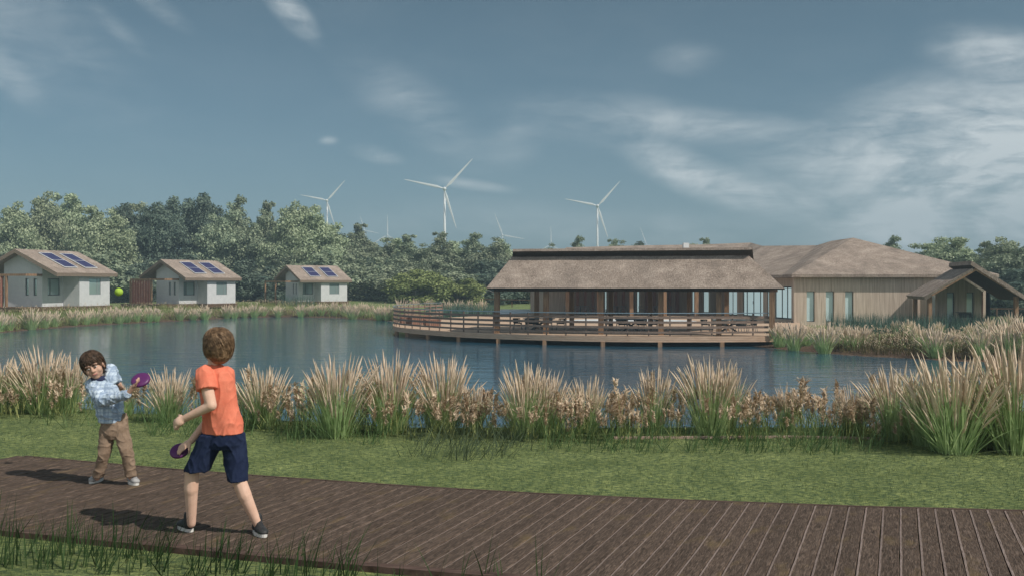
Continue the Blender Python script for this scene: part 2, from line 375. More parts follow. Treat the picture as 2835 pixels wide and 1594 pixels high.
soilv = (1-sst(0.55, 1.0, sdv/lim)); soilv = np.where((GY.ravel() < 18) & (sdv > 1.9), 0, soilv)
at.data.foreach_set('value', soilv.astype(np.float32))
tag(link('ground', me), 'green mown lawn sloping down to brown soil banks around the lake', 'ground', kind='structure')
def water_mat():
    m = bpy.data.materials.new('lake_water'); m.use_nodes = True; n = m.node_tree; b = n.nodes['Principled BSDF']
    b.inputs['Base Color'].default_value = (0.024,0.095,0.150,1); b.inputs['Roughness'].default_value = 0.06; b.inputs['IOR'].default_value = 1.42
    b.inputs['Specular IOR Level'].default_value = 0.55
    tc = n.nodes.new('ShaderNodeTexCoord')
    def nz(s, st, det):
        mp = n.nodes.new('ShaderNodeMapping'); mp.inputs['Scale'].default_value = st; n.links.new(tc.outputs['Object'], mp.inputs[0])
        t = n.nodes.new('ShaderNodeTexNoise'); t.inputs['Scale'].default_value = s; t.inputs['Detail'].default_value = det; n.links.new(mp.outputs[0], t.inputs['Vector']); return t.outputs[0]
    h = mth(n, 'ADD', nz(1.6, (0.35,1.3,1), 5), mth(n, 'MULTIPLY', nz(0.3, (0.5,1,1), 2), 0.8))
    bp = n.nodes.new('ShaderNodeBump'); bp.inputs['Strength'].default_value = 0.36; bp.inputs['Distance'].default_value = 0.10
    n.links.new(h, bp.inputs['Height']); n.links.new(bp.outputs[0], b.inputs['Normal']); return m
M['water'] = water_mat()
tag(MB().add([(-90,8,-1.7),(60,8,-1.7),(60,95,-1.7),(-90,95,-1.7)], [(0,1,2,3)]).build('water', M['water']), 'calm dark teal lake rippling between lawn and cabins', 'lake', kind='structure')

# ------------------------------------------------------------------ boardwalk path
DP = Vector((1068.5, F)).normalized(); PP = Vector((DP.y, -DP.x))        # plank direction and its perpendicular
def st(v): return (v.x*PP.x+v.y*PP.y, v.x*DP.x+v.y*DP.y)
up_px = [(-700,1192),(-300,1227),(0,1256),(450,1296),(780,1321),(1150,1346),(1500,1366),(1900,1384),(2400,1402),(2835,1413),(3500,1428)]
lo_px = [(-700,1405),(-300,1432),(0,1458),(300,1487),(600,1516),(900,1545),(1188,1569),(1486,1592),(1900,1622),(2400,1655),(2900,1686),(3600,1726)]
U = np.array([st(P(*p)) for p in up_px]); Lw = np.array([st(P(*p)) for p in lo_px])
s_lo, s_hi = max(U[:,0].min(), Lw[:,0].min()), min(U[:,0].max(), Lw[:,0].max())
tu = lambda s: float(np.interp(s, U[:,0], U[:,1])); tl = lambda s: float(np.interp(s, Lw[:,0], Lw[:,1]))
def xy(s, t): return Vector((PP.x*s+DP.x*t, PP.y*s+DP.y*t, 0))
mb = MB(); s = s_lo; pw = 0.117
while s < s_hi-pw:
    a, b = s+0.0028, s+pw-0.0028; ca, cb = a+0.0125, b-0.005
    dz = random.uniform(-0.0015, 0.0015)
    nseg = 10; rows = []
    wob = [random.uniform(-0.0018, 0.0018) for _ in range(nseg+1)]
    for k in range(nseg+1):
        f = k/nseg; r = []
        for q, z in ((a,-0.03),(a,-0.004),(ca,0),(cb,0),(b,-0.006),(b,-0.03)):
            t = tl(q)+(tu(q)-tl(q))*f; p = xy(q+wob[k], t); p.z = z+dz; r.append(p)
        rows.append(r)
    vs = [p for r in rows for p in r]; b0 = len(mb.v); mb.v += [tuple(v) for v in vs]
    for k in range(nseg):
        for j in range(5):
            mb.f.append(tuple(b0+i for i in (k*6+j, k*6+j+1, (k+1)*6+j+1, (k+1)*6+j))); mb.m.append(1 if j in (1,) else 0)
    s += pw
def plank_mat(name, cs, edge=False):
    m = bpy.data.materials.new(name); m.use_nodes = True; n = m.node_tree; b = n.nodes['Principled BSDF']
    b.inputs['Roughness'].default_value = 0.8; b.inputs['Specular IOR Level'].default_value = 0.12
    tc = n.nodes.new('ShaderNodeTexCoord')
    mp = n.nodes.new('ShaderNodeMapping'); mp.vector_type = 'TEXTURE'; mp.inputs['Rotation'].default_value = (0,0,-math.atan2(DP.x, DP.y)); n.links.new(tc.outputs['Object'], mp.inputs[0])
    def nz(sx, sy, s, det, dist=0.0):
        k = n.nodes.new('ShaderNodeMapping'); k.inputs['Scale'].default_value = (sx, sy, 1); n.links.new(mp.outputs[0], k.inputs[0])
        t = n.nodes.new('ShaderNodeTexNoise'); t.inputs['Scale'].default_value = s; t.inputs['Detail'].default_value = det; t.inputs['Distortion'].default_value = dist
        n.links.new(k.outputs[0], t.inputs['Vector']); return t.outputs[0]
    grain = nz(30, 3.6, 3.0, 9, 1.2); blot = nz(3, 1.2, 2.0, 5)
    sp = n.nodes.new('ShaderNodeSeparateXYZ'); n.links.new(mp.outputs[0], sp.inputs[0])
    wn = n.nodes.new('ShaderNodeTexWhiteNoise'); wn.noise_dimensions = '1D'
    n.links.new(mth(n, 'FLOOR', mth(n, 'DIVIDE', mth(n, 'SUBTRACT', sp.outputs[0], s_lo), pw)), wn.inputs['W'])
    c = ramp(n, grain, [(0.28, cs[0]), (0.5, cs[1]), (0.72, cs[2])]).outputs[0]
    c = mixc(n, ramp(n, blot, [(0.58, 0.0), (0.75, 0.55)]).outputs[0], c, (0.17,0.12,0.055))
    h = n.nodes.new('ShaderNodeHueSaturation'); n.links.new(mth(n, 'MULTIPLY_ADD', wn.outputs['Value'], 0.22, 0.92), h.inputs['Value']); n.links.new(c, h.inputs['Color'])
    n.links.new(h.outputs[0], b.inputs['Base Color'])
    bp = n.nodes.new('ShaderNodeBump'); bp.inputs['Strength'].default_value = 0.9; bp.inputs['Distance'].default_value = 0.006
    n.links.new(grain, bp.inputs['Height']); n.links.new(bp.outputs[0], b.inputs['Normal']); return m
M['plank'] = plank_mat('weathered_planks', [(0.034,0.025,0.019),(0.088,0.062,0.047),(0.172,0.125,0.097)])
M['plank_edge'] = plank_mat('plank_edge_highlight', [(0.215,0.155,0.13),(0.31,0.235,0.20),(0.38,0.30,0.265)])  # edge highlight painted as a paler strip along one chamfer
walk = tag(empty('boardwalk'), 'weathered brown plank boardwalk curving across the lawn under the two boys', 'boardwalk', kind='structure')
mb.build('plank', [M['plank'], M['plank_edge']], walk)
def strip(curve_t, S, off0, off1, z0, z1):
    m = MB(); pts = [xy(q, curve_t(q)) for q in S]; n = len(pts); rows = []
    for i, p in enumerate(pts):
        t = (pts[min(i+1, n-1)]-pts[max(i-1, 0)]).normalized(); nn = Vector((-t.y, t.x, 0))
        a = p+nn*off0; b = p+nn*off1
        rows += [(a.x,a.y,z0),(a.x,a.y,z1),(b.x,b.y,z1),(b.x,b.y,z0)]
    fs = []
    for i in range(n-1):
        for j in range(4): fs.append((i*4+j, i*4+(j+1) % 4, (i+1)*4+(j+1) % 4, (i+1)*4+j))
    return m.add(rows, [f[::-1] for f in fs])
SS = np.linspace(s_lo+0.1, s_hi-0.2, 60)
M['trim'] = mat('edge_board', (0.06,0.038,0.03), (0.14,0.092,0.075), 9, (0.6,4,1), 0.8, 0.5, 30, 0.006, spec=0.12)
strip(tl, SS, -0.004, -0.075, -0.10, 0.003).build('edge_board', M['trim'], walk)
strip(tu, SS, 0.004, 0.03, -0.10, 0.002).build('edge_board', M['trim'], walk)

# ------------------------------------------------------------------ walls with real openings
def wall(m, p0, p1, z0, z1, th, openings=(), mi=0):      # thickness th to the left of p0->p1
    p0 = Vector((p0[0], p0[1], 0)); p1 = Vector((p1[0], p1[1], 0)); t = (p1-p0); ln = t.length; t /= ln; nn = Vector((-t.y, t.x, 0))
    cuts = sorted({0.0, ln, *[o[0] for o in openings], *[o[1] for o in openings]})
    for a, b in zip(cuts[:-1], cuts[1:]):
        segs = [(z0, z1)]
        for o in openings:
            if o[0] <= a+1e-6 and o[1] >= b-1e-6:
                segs = [s for q in segs for s in ((q[0], min(q[1], o[2])), (max(q[0], o[3]), q[1])) if s[1]-s[0] > 1e-4]
        for q in segs: m.obox(p0+t*a+Vector((0,0,q[0])), t*(b-a), nn*th, (0,0,q[1]-q[0]), mi)
def window(par, p0, p1, o, inset=0.10, fw=0.05, mull=(), name='window', handle=None, outer_th=0.0, frame_mat='grey_frame', glass='glass'):
    p0 = Vector((p0[0], p0[1], 0)); p1 = Vector((p1[0], p1[1], 0)); t = (p1-p0).normalized(); nn = Vector((-t.y, t.x, 0))
    a, b, z0, z1 = o; c = MB(); g = MB(); base = p0+nn*inset; e = 0.004
    def bx(m, aa, bb, za, zb, d0, d1): m.obox(base+t*aa+nn*d0+Vector((0,0,za)), t*(bb-aa), nn*(d1-d0), (0,0,zb-za))
    a += e; b -= e; z0 += e; z1 -= e
    bx(c, a, a+fw, z0, z1, 0, 0.05); bx(c, b-fw, b, z0, z1, 0, 0.05); bx(c, a+fw, b-fw, z0, z0+fw, 0, 0.05); bx(c, a+fw, b-fw, z1-fw, z1, 0, 0.05)
    for q in mull:
        x = a+(b-a)*q; bx(c, x-fw*0.6, x+fw*0.6, z0+fw, z1-fw, -0.003, 0.047)
    f = MB(); bx(g, a+fw*0.5, b-fw*0.5, z0+fw*0.5, z1-fw*0.5, 0.02, 0.03)
    fo = c.build(name, M[frame_mat], par); g.build('pane', M[glass], fo)
    if handle is not None:
        h = MB(); x = a+(b-a)*handle; zz = z0+(z1-z0)*0.42
        for s in (-1, 1): bx(h, x+s*0.06-0.012, x+s*0.06+0.012, zz, zz+0.25, -0.05, -0.02)
        h.build('handle', M['chair_grey'], fo)
    return fo

# ------------------------------------------------------------------ cabins
def cabin(ox, oy, az, label, N=(0.6,-1.5), Lp=(-2.3,-0.8), screen='front', zf=-0.2):
    c = empty('cabin', (ox, oy, zf), -az, label, 'cabin', 'white thatched cabins along the far bank')
    W1, W2, D1, D2 = 3.45, 4.95, 2.16, 5.65; XR = 1.6; ZA = 4.0; TP = 0.466; TH = 0.16
    zt = lambda x: ZA-abs(x-XR)*TP
    m = MB()
    slit = [(1.92, 2.22, 0.83, 2.10), (2.66, 2.96, 0.83, 2.10)]
    zl = min(zt(0), zt(W1))-0.02
    wall(m, (0,0), (W1,0), 0, zl, TH, slit)
    m.prism([(0,0,zl),(W1,0,zl),(W1,0,zt(W1)),(XR,0,ZA),(0,0,zt(0))], (0,TH,0))
    rec = [(0.55, 1.88, 0.83, 2.10)]
    wall(m, (W1,TH), (W1,D1+TH), 0, zt(W1)-0.04, TH, [(o[0]-TH, o[1]-TH, o[2], o[3]) for o in rec])
    wall(m, (W1,D1), (W2,D1), 0, zt(W2)-0.02, TH)
    blk = [(1.10-TH, 2.42-TH, 0.85, 2.12)]
    wall(m, (W2,D1+TH), (W2,D2-TH), 0, zt(W2)-0.02, TH, blk)
    wall(m, (W2,D2), (0,D2), 0, zt(W2)-0.02, TH)
    m.prism([(0,D2,zt(W2)-0.02),(W2,D2,zt(W2)-0.02),(XR,D2,ZA),(0,D2,zt(0))], (0,-TH,0))
    wall(m, (0,D2-TH), (0,TH), 0, zt(0)-0.04, TH)
    m.build('wall', M['render'], c)
    for o in slit: window(c, (0,0), (W1,0), o, 0.09, 0.04, glass='cabin_glass')
    window(c, (W1,TH), (W1,D1+TH), (rec[0][0]-TH, rec[0][1]-TH, 0.83, 2.10), 0.09, 0.05, (0.27,), glass='cabin_glass')
    window(c, (W2,D1+TH), (W2,D2-TH), blk[0], 0.03, 0.035, (0.72,), frame_mat='window_grey', glass='cabin_glass')
    # roof: one slab bent at the ridge
    XE, XL = W2+0.42, -1.75; t = 0.27; y0, y1 = -0.72, D2+0.45
    m = MB(); e = 0.01
    sec = [(XR,0,ZA+e+t*1.1),(XE,0,zt(XE)+e+t),(XE-0.05,0,zt(XE)+e),(XR,0,ZA+e),(XL+0.05,0,zt(XL)+e),(XL,0,zt(XL)+e+t)]
    NSEG = 10
    for k in range(NSEG+1):
        y = y0+(y1-y0)*k/NSEG
        m.v += [(p[0], y, p[2]+random.uniform(-0.012, 0.012)) for p in sec]
    for k in range(NSEG):
        for j in range(6):
            q = (k*6+j, k*6+(j+1) % 6, (k+1)*6+(j+1) % 6, (k+1)*6+j); m.f.append(q); m.m.append(1 if j in (1, 4) else 0)
    m.f += [tuple(range(5,-1,-1)), tuple(NSEG*6+j for j in range(6))]; m.m += [1,1]
    m.build('roof', [M['thatch'], M['thatch_dark']], c)
    sl = math.atan(TP); ud = Vector((math.cos(sl),0,-math.sin(sl))); un = Vector((math.sin(sl),0,math.cos(sl)))
    top = Vector((XR,0,ZA+t*1.1+0.02))
    for yy in (1.0, 3.25):
        o = top+ud*0.75+un*0.02+Vector((0,yy,0))
        p = MB().obox(o, ud*2.55, (0,1.28,0), un*0.05).build('solar_panel', M['panel'], c)
        f = MB(); k = 0.045
        f.obox(o-ud*k-Vector((0,k,0)), ud*(2.55+2*k), (0,k-0.002,0), un*0.06); f.obox(o-ud*k+Vector((0,1.282,0)), ud*(2.55+2*k), (0,k,0), un*0.06)
        f.obox(o-ud*k, ud*(k-0.002), (0,1.28,0), un*0.06); f.obox(o+ud*2.552, ud*k, (0,1.28,0), un*0.06); f.obox(o+ud*1.26, ud*0.03, (0,1.28,0), un*0.056)
        f.build('frame', M['white'], p)
    # raised timber platform with posts and steps
    m = MB(); pl = [(-2.75,-2.1),(3.6,-2.1),(3.6,-0.15),(W1+0.15,-0.15),(W1+0.15,D1-0.15),(W2+0.12,D1-0.15),(W2+0.12,D2+0.15),(-0.2,D2+0.15),(-0.2,0.2),(-2.75,0.2)]
    m.prism([(x,y,-0.36) for x,y in pl], (0,0,0.355)); m.build('platform', M['wood_dark'], c)
    for x, y in ((-2.5,-1.9),(0.4,-1.9),(3.3,-1.9),(W2-0.1,D1+0.1),(W2-0.1,D2-0.2),(0.2,D2-0.2)):
        MB().box((x-0.09,y-0.09,-1.2),(x+0.09,y+0.09,-0.362)).build('leg', M['wood_dark'], c)
    m = MB()
    for k in range(3): m.box((1.5,-2.45-0.32*k,-0.22-0.2*k),(3.5,-2.15-0.32*k,-0.16-0.2*k))
    m.box((1.5,-3.1,-0.85),(1.56,-2.12,-0.5)); m.box((3.44,-3.1,-0.85),(3.5,-2.12,-0.5))
    m.build('steps', M['wood_dark'], c)
    # pergola: front beam, return to the wall, angled screen of slats
    H = 2.36; N = Vector((*N,0)); Lp = Vector((*Lp,0)); Wc = Vector((W1-0.05, N.y, 0))
    pg = MB()
    z = Vector((0,0,H)); bw = 0.15
    pg.bar(N+z, Wc+z, bw, 0.17); pg.bar(Wc+z+Vector((0,bw/2+0.01,0)), Vector((W1-0.05,-0.01,H)), bw, 0.17)
    dl = (N-Lp).normalized(); pg.bar(Lp+z, N+z-dl*0.08, bw, 0.165)
    per = pg.build('pergola', M['wood_post'], c)
    for q in (N, Lp): MB().box((q.x-0.075,q.y-0.075,0.002),(q.x+0.075,q.y+0.075,H-0.088)).build('post', M['wood_post'], per)
    if screen == 'front': a, b, k0 = Lp, N, 8
    else: a, b, k0 = Lp, Lp+Vector((-1.45,0.69,0)), 7
    for k in range(1, k0):
        q = a.lerp(b, k/k0); d = (b-a).normalized(); nn = Vector((-d.y, d.x, 0)); dd = (d*0.72+nn*0.69)
        m = MB(); m.obox(q-dd*0.095-Vector((0,0,-0.004))-nn*0.012, dd*0.19, nn*0.03, (0,0,H-0.09)); m.build('slat', M['wood_red'], per)
    return c
M['window_grey'] = mat('pale_frame', (0.25,0.26,0.265), rough=0.5)
def cab_at(px, d, az): return ((px-CX)/F*d, d, az)
CS = 1.08
def place_cabin(gpx, d, azd, label, size=1.0, **k):
    x, y, a = cab_at(gpx, d*CS, R(azd)); c = cabin(x, y, a, label, zf=ZC-1.85*CS, **k); c.scale = (CS*size, CS*size, CS*size); return c
place_cabin(11, 75.5, 14.5, 'white thatched cabin with two solar panels, cut off at the photo\'s left edge', size=1.06, N=(1.6,-1.5), Lp=(-1.6,-1.5))
place_cabin(433, 86.5, 33, 'middle white thatched cabin with red slatted screen and two solar panels', size=0.93, N=(1.25,-1.5), Lp=(-2.0,-1.5))
place_cabin(791, 98, 51, 'smallest farthest white thatched cabin with open brown pergola, before the wood', size=0.86, N=(0.5,-1.55), Lp=(-2.5,-1.5), screen='side')

# ------------------------------------------------------------------ lodge
ZD = -1.15                                               # terrace level
u2 = Vector((0.979,-0.204,0)); v2 = Vector((0.204,0.979,0)); O2 = Vector((-0.86,53.0,0))
def Lp_(px, b):
    k = (px-CX)/F; a = (k*(O2.y+b*v2.y)-O2.x-b*v2.x)/(u2.x-k*u2.y); return a
def La(a, b, z=0): p = O2+u2*a+v2*b; return Vector((p.x, p.y, z))
# terrace: curved deck over the water, railing, piles
rail_px = [(1224,836.4),(1198,837.4),(1169.4,838.9),(1139.6,840.4),(1109.7,842.6),(1094.8,844.6),(1088.2,846.9),(1093.6,849.4),(1106,850.8),(1124.6,852.0),(1159.5,853.9),(1209,856.0),(1273.8,858.3),(1380.7,860.7),(1482.7,862.4),(1582,863.7),(1700,864.7),(1790,865.1),(1888.6,865.2),(2037.8,864.9),(2144.7,864.5)]
RH = 1.25
ctrl = [P(x, y, ZD+RH).to_2d() for x, y in rail_px]
def catmull(pts, per=8):
    out = []
    n = len(pts)
    for i in range(n-1):
        p0 = pts[max(i-1,0)]; p1 = pts[i]; p2 = pts[i+1]; p3 = pts[min(i+2,n-1)]
        for k in range(per):
            t = k/per; out.append(0.5*((2*p1)+(p2-p0)*t+(2*p0-5*p1+4*p2-p3)*t*t+(3*p1-p0-3*p2+p3)*t**3))
    out.append(pts[-1]); return out
cur = catmull(ctrl)
for _ in range(30):                                       # relax the wobble of the traced points
    cur = [cur[0]]+[cur[i]*0.5+(cur[i-1]+cur[i+1])*0.25 for i in range(1, len(cur)-1)]+[cur[-1]]
acc = [0.0]
for a, b in zip(cur[:-1], cur[1:]): acc.append(acc[-1]+(b-a).length)
def cat(sv):
    sv = min(max(sv, 0), acc[-1]); i = min(int(np.searchsorted(acc, sv)), len(acc)-1); i = max(i, 1)
    f = (sv-acc[i-1])/max(acc[i]-acc[i-1], 1e-9); p = cur[i-1].lerp(cur[i], f); t = (cur[i]-cur[i-1]).normalized(); return p, t
LEN = acc[-1]
def curve_band(m, o0, o1, z0, z1, n=110, s0=0, s1=None, mi=0):
    s1 = LEN if s1 is None else s1; rows = []
    for k in range(n+1):
        p, t = cat(s0+(s1-s0)*k/n); nn = Vector((t.y, -t.x))       # outwards (towards the water)
        a = p+nn*o0; b = p+nn*o1
        rows += [(a.x,a.y,z0),(a.x,a.y,z1),(b.x,b.y,z1),(b.x,b.y,z0)]
    fs = []
    for i in range(n):
        for j in range(4): fs.append((i*4+j, i*4+(j+1) % 4, (i+1)*4+(j+1) % 4, (i+1)*4+j))
    fs += [(0,3,2,1),(n*4,n*4+1,n*4+2,n*4+3)]
    return m.add(rows, fs, mi)
ter = empty('terrace', (0,0,0), 0, 'large curved timber terrace on piles over the lake, edged by a slatted railing', 'terrace')
m = MB()
poly = [(p.x, p.y, ZD-0.12) for p in cur]+[(17.2,50.9,ZD-0.12),(20.4,66.6,ZD-0.12),(21.7,71.3,ZD-0.12),(19.1,82.6,ZD-0.12),(18.9,88.6,ZD-0.12),(2.6,89.6,ZD-0.12)]
m.prism(poly, (0,0,0.12)); m.build('floor', M['deckfloor'], ter)
m = MB()
for k in range(3): curve_band(m, 0.012, 0.055, ZD-0.30+0.102*k, ZD-0.30+0.102*k+0.092)
m.build('fascia', M['fascia'], ter)
railing = MB()
for k in range(4): curve_band(railing, -0.02, 0.025, ZD+0.16+0.26*k, ZD+0.16+0.26*k+0.125 if k else ZD+0.265)
ro = railing.build('railing', M['rail'], ter)
hr = MB(); curve_band(hr, -0.035, 0.04, ZD+RH-0.045, ZD+RH); hr.build('handrail', M['metal'], ro)
sv = 0.02; k = 0
while sv <= LEN:
    p, t = cat(sv); nn = Vector((t.y, -t.x)); b = MB()
    b.obox((p.x-nn.x*0.075-t.x*0.035, p.y-nn.y*0.075-t.y*0.035, ZD+0.002), (t.x*0.07,t.y*0.07,0), (nn.x*0.05,nn.y*0.05,0), (0,0,RH-0.05))
    b.build('baluster', M['rail'], ro); sv += 1.12
def on_curve_px(px, inset):
    best = min(((abs(CX+p.x/p.y*F-px), i) for i, p in enumerate(cur) if acc[i] > acc[55]), default=(0, 60))[1]
    t = (cur[min(best+1, len(cur)-1)]-cur[best-1]).normalized(); nn = Vector((t.y,-t.x)); return cur[best]-nn*inset
for px in (1098.5, 1127.6, 1181.8, 1265, 1376, 1512, 1664, 1830, 1990):
    q = on_curve_px(px, 0.02); MB().box((q.x-0.11,q.y-0.12,-3.0),(q.x+0.11,q.y+0.12,ZD-0.305)).build('pile', M['wood_post'], ter)
# white round paving and far path
def sheet(name, poly, z, mt, label, cat_): return tag(MB().add([(x,y,z) for x,y in poly], [tuple(range(len(poly)))]).build(name, mt), label, cat_, kind='structure')
cp = P(1735, 888, ZD)
sheet('paving', [(cp.x+5.2*math.cos(t*math.pi/24), cp.y+4.2*math.sin(t*math.pi/24)) for t in range(48)], ZD+0.006, M['paving'], 'round white paved patch in the sunlit terrace', 'paving')
q = [P(1378,859,-1.26), P(1480,857,-1.26), P(1560,866,-1.26), P(1420,868,-1.26)]
sheet('path', [(-1.5,87.0),(3.2,92.0),(3.2,104.0),(-1.0,104.0),(-3.4,93)], -1.2, M['paving'], 'pale paved path beyond the terrace, seen between the posts', 'path')

# pavilion: open thatched canopy on timber posts
pav = empty('pavilion', (0,0,0), 0, 'open thatched pavilion on brown posts over the terrace edge', 'pavilion')
def thick(m, poly, th, mi=0):                             # polygon given anticlockwise from above, thickened downwards
    a = [Vector(p) for p in poly]; return m.prism(a, (0,0,-th), mi)
zE, zT = 1.385, 3.16
eL, eR = Lp_(1346,-0.75), Lp_(2172,-0.75)
tL, tR = Lp_(1417,1.4), Lp_(2073,1.4)
fL, fR = Lp_(1420,1.05), Lp_(2083,1.05)
bL, bR = Lp_(1412,7.2), Lp_(2095,7.2)
def slab(m, q, th, em=1):                                       # quad eave-left, eave-right, top-right, top-left with subdivisions; thickness along -normal
    q = [Vector(p) for p in q]; nrm = (q[1]-q[0]).cross(q[3]-q[0]).normalized()
    if nrm.z < 0: nrm = -nrm
    n = 24; k = 6; vs = []
    for j in range(k+1):
        for i in range(n+1):
            p = q[0].lerp(q[1], i/n).lerp(q[3].lerp(q[2], i/n), j/k)
            w = 0.018*mnoise.noise(Vector((p.x*1.3, p.y*1.3, j*1.7))); vs.append(p+nrm*w)
    top = len(vs); inset = (q[3]-q[0]).normalized()*0.10
    for j in range(k+1):
        for i in range(n+1): vs.append(vs[j*(n+1)+i]-nrm*th+(inset if j == 0 else Vector((0,0,0))))
    fs = []; mi = []
    g = lambda j, i: j*(n+1)+i
    for j in range(k):
        for i in range(n):
            fs.append((g(j,i), g(j,i+1), g(j+1,i+1), g(j+1,i))); mi.append(0)
            fs.append(tuple(top+x for x in (g(j,i), g(j+1,i), g(j+1,i+1), g(j,i+1)))); mi.append(1)
    for i in range(n):
        fs.append((g(0,i), top+g(0,i), top+g(0,i+1), g(0,i+1))); mi.append(em)
        fs.append((g(k,i), g(k,i+1), top+g(k,i+1), top+g(k,i))); mi.append(0)
    for j in range(k):
        fs.append((g(j,0), g(j+1,0), top+g(j+1,0), top+g(j,0))); mi.append(em)
        fs.append((g(j,n), top+g(j,n), top+g(j+1,n), g(j+1,n))); mi.append(em)
    b = len(m.v); m.v += [tuple(v) for v in vs]; m.f += [tuple(b+x for x in f) for f in fs]; m.m += mi
    return m
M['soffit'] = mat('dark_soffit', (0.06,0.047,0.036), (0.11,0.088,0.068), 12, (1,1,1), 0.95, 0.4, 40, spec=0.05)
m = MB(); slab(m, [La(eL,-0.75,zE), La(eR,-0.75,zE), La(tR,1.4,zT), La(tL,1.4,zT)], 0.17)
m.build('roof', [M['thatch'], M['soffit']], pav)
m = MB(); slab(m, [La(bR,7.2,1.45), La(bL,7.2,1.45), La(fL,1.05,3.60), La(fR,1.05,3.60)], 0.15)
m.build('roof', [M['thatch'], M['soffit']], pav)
m = MB(); m.bar(La(eL+0.3,0,1.265), La(eR-0.3,0,1.265), 0.2, 0.15); m.build('beam', M['wood_dark'], pav)
m = MB(); m.bar(La(eL+0.3,5.6,1.3), La(eR-0.3,5.6,1.3), 0.2, 0.22); m.build('beam', M['wood_dark'], pav)
for px in (1376, 1512, 1664, 1830, 1990, 2137):
    a = Lp_(px, 0.0); p = La(a, 0.0); z0 = ZD+0.003
    MB().obox(p-u2*0.14-v2*0.14+Vector((0,0,z0)), u2*0.28, v2*0.28, (0,0,1.188-z0)).build('post', M['wood_post'], pav)
for px in (1486, 1583, 1691, 1800, 1908, 2012):
    a = Lp_(px, 5.6); p = La(a, 5.6)
    MB().obox(p-u2*0.13-v2*0.13+Vector((0,0,ZD+0.003)), u2*0.26, v2*0.26, (0,0,1.188-ZD)).build('post', M['wood_post'], pav)

lod = empty('lodge', (0,0,0), 0, 'long thatched timber lodge with hipped roofs, glazed doors and gabled porch', 'lodge')
W1a, W1b = (3.4,88.4), (18.5,88.4); W3a, W3b = (18.75,82.3), (21.4,71.0); B0, B1 = (20.05,66.8), (34.0,66.8)
ZW = 2.06
def pxs(p0, p1, px):                                      # distance along p0-p1 where the photo column px falls
    k = (px-CX)/F; dx, dy = p1[0]-p0[0], p1[1]-p0[1]; t = (k*p0[1]-p0[0])/(dx-k*dy); return t*math.hypot(dx, dy)
def openings(p0, p1, cols, z0, z1): return [(pxs(p0,p1,a), pxs(p0,p1,b), z0, z1) for a, b in cols]
m = MB()
o1 = openings(W1a, W1b, [(1674,1680.5),(1692,1694.5),(1754,1757),(1763,1771),(1916.5,1925.5),(1948,1964.5)], ZD+0.06, ZD+2.5)
wall(m, W1a, W1b, ZD+0.004, ZW, 0.3, o1); 
o3 = openings(W3a, W3b, [(2013.5,2040.5),(2056.5,2112.5),(2123,2132.5),(2145,2191)], ZD+0.06, ZD+2.55)
wall(m, W3a, W3b, ZD+0.004, ZW, 0.3, o3)
wall(m, W1b, W3a, ZD+0.004, ZW, 0.3)
o4 = openings(B0, B1, [(2233.5,2256),(2286.5,2309.5),(2340,2363)], ZD+0.08, ZD+2.23)
wall(m, B0, B1, ZD-0.4, ZW, 0.3, o4)
wall(m, W3b, (B0[0]+0.001,B0[1]+0.302), ZD-0.4, ZW, 0.3); wall(m, B1, (34.0,81.5), ZD-0.4, ZW, 0.3); wall(m, (34.0,81.8), (21.0,103.0), ZD-0.4, ZW, 0.3); wall(m, (20.9,103.2), (3.4,103.2), ZD-0.4, ZW, 0.3)
# rounded left end of the back wall
ends = [(3.4+1.6*(math.cos(t)-1)*1.0-0.02, 88.4+2.4-2.4*math.cos(math.pi/2-t) if False else 88.4+2.6*math.sin(t)) for t in np.linspace(0.04, math.pi/2, 9)]
for a, b in zip(ends[:-1], ends[1:]): wall(m, b, a, ZD+0.004, ZW, 0.25)
m.build('wall', M['wood_clad'], lod)
for o in o1: window(lod, W1a, W1b, o, 0.06, 0.05, glass='glow_glass')
window(lod, W3a, W3b, o3[0], 0.08, 0.08, (0.5,), glass='glow_glass'); window(lod, W3a, W3b, o3[1], 0.06, 0.10, (0.19,0.52,0.85), name='door', handle=0.52, glass='glow_glass')
window(lod, W3a, W3b, o3[2], 0.08, 0.07, glass='glow_glass'); window(lod, W3a, W3b, o3[3], 0.08, 0.09, (0.40,0.72), glass='glow_glass')
for o in o4: window(lod, B0, B1, o, 0.16, 0.035)
# red-brown fins on the back wall
t = 1.9; k = 0
while t < 12.2:
    x = W1a[0]+t
    if not any(o[0]-0.28 < t < o[1]+0.05 for o in o1):
        MB().box((x,W1a[1]-0.42,ZD+0.004),(x+0.26,W1a[1]-0.004,ZW-0.02)).build('fin', M['wood_red'], lod)
    t += 0.72
for px, d in ((1571,83.0),(1658,82.2),(1748,81.4),(1840,80.5),(1928,79.5),(2012,77.5)):
    x = (px-CX)/F*d; MB().box((x-0.16,d-0.16,ZD+0.004),(x+0.16,d+0.16,ZW-0.05)).build('post', M['wood_post'], lod)
m = MB(); m.bar(PD(1560,784,83.1)*1+Vector((0,0,ZW-0.0-1.65+0.05)), PD(2020,784,77.4)+Vector((0,0,ZW-1.65+0.05)), 0.3, 0.2); m.build('beam', M['wood_dark'], lod)
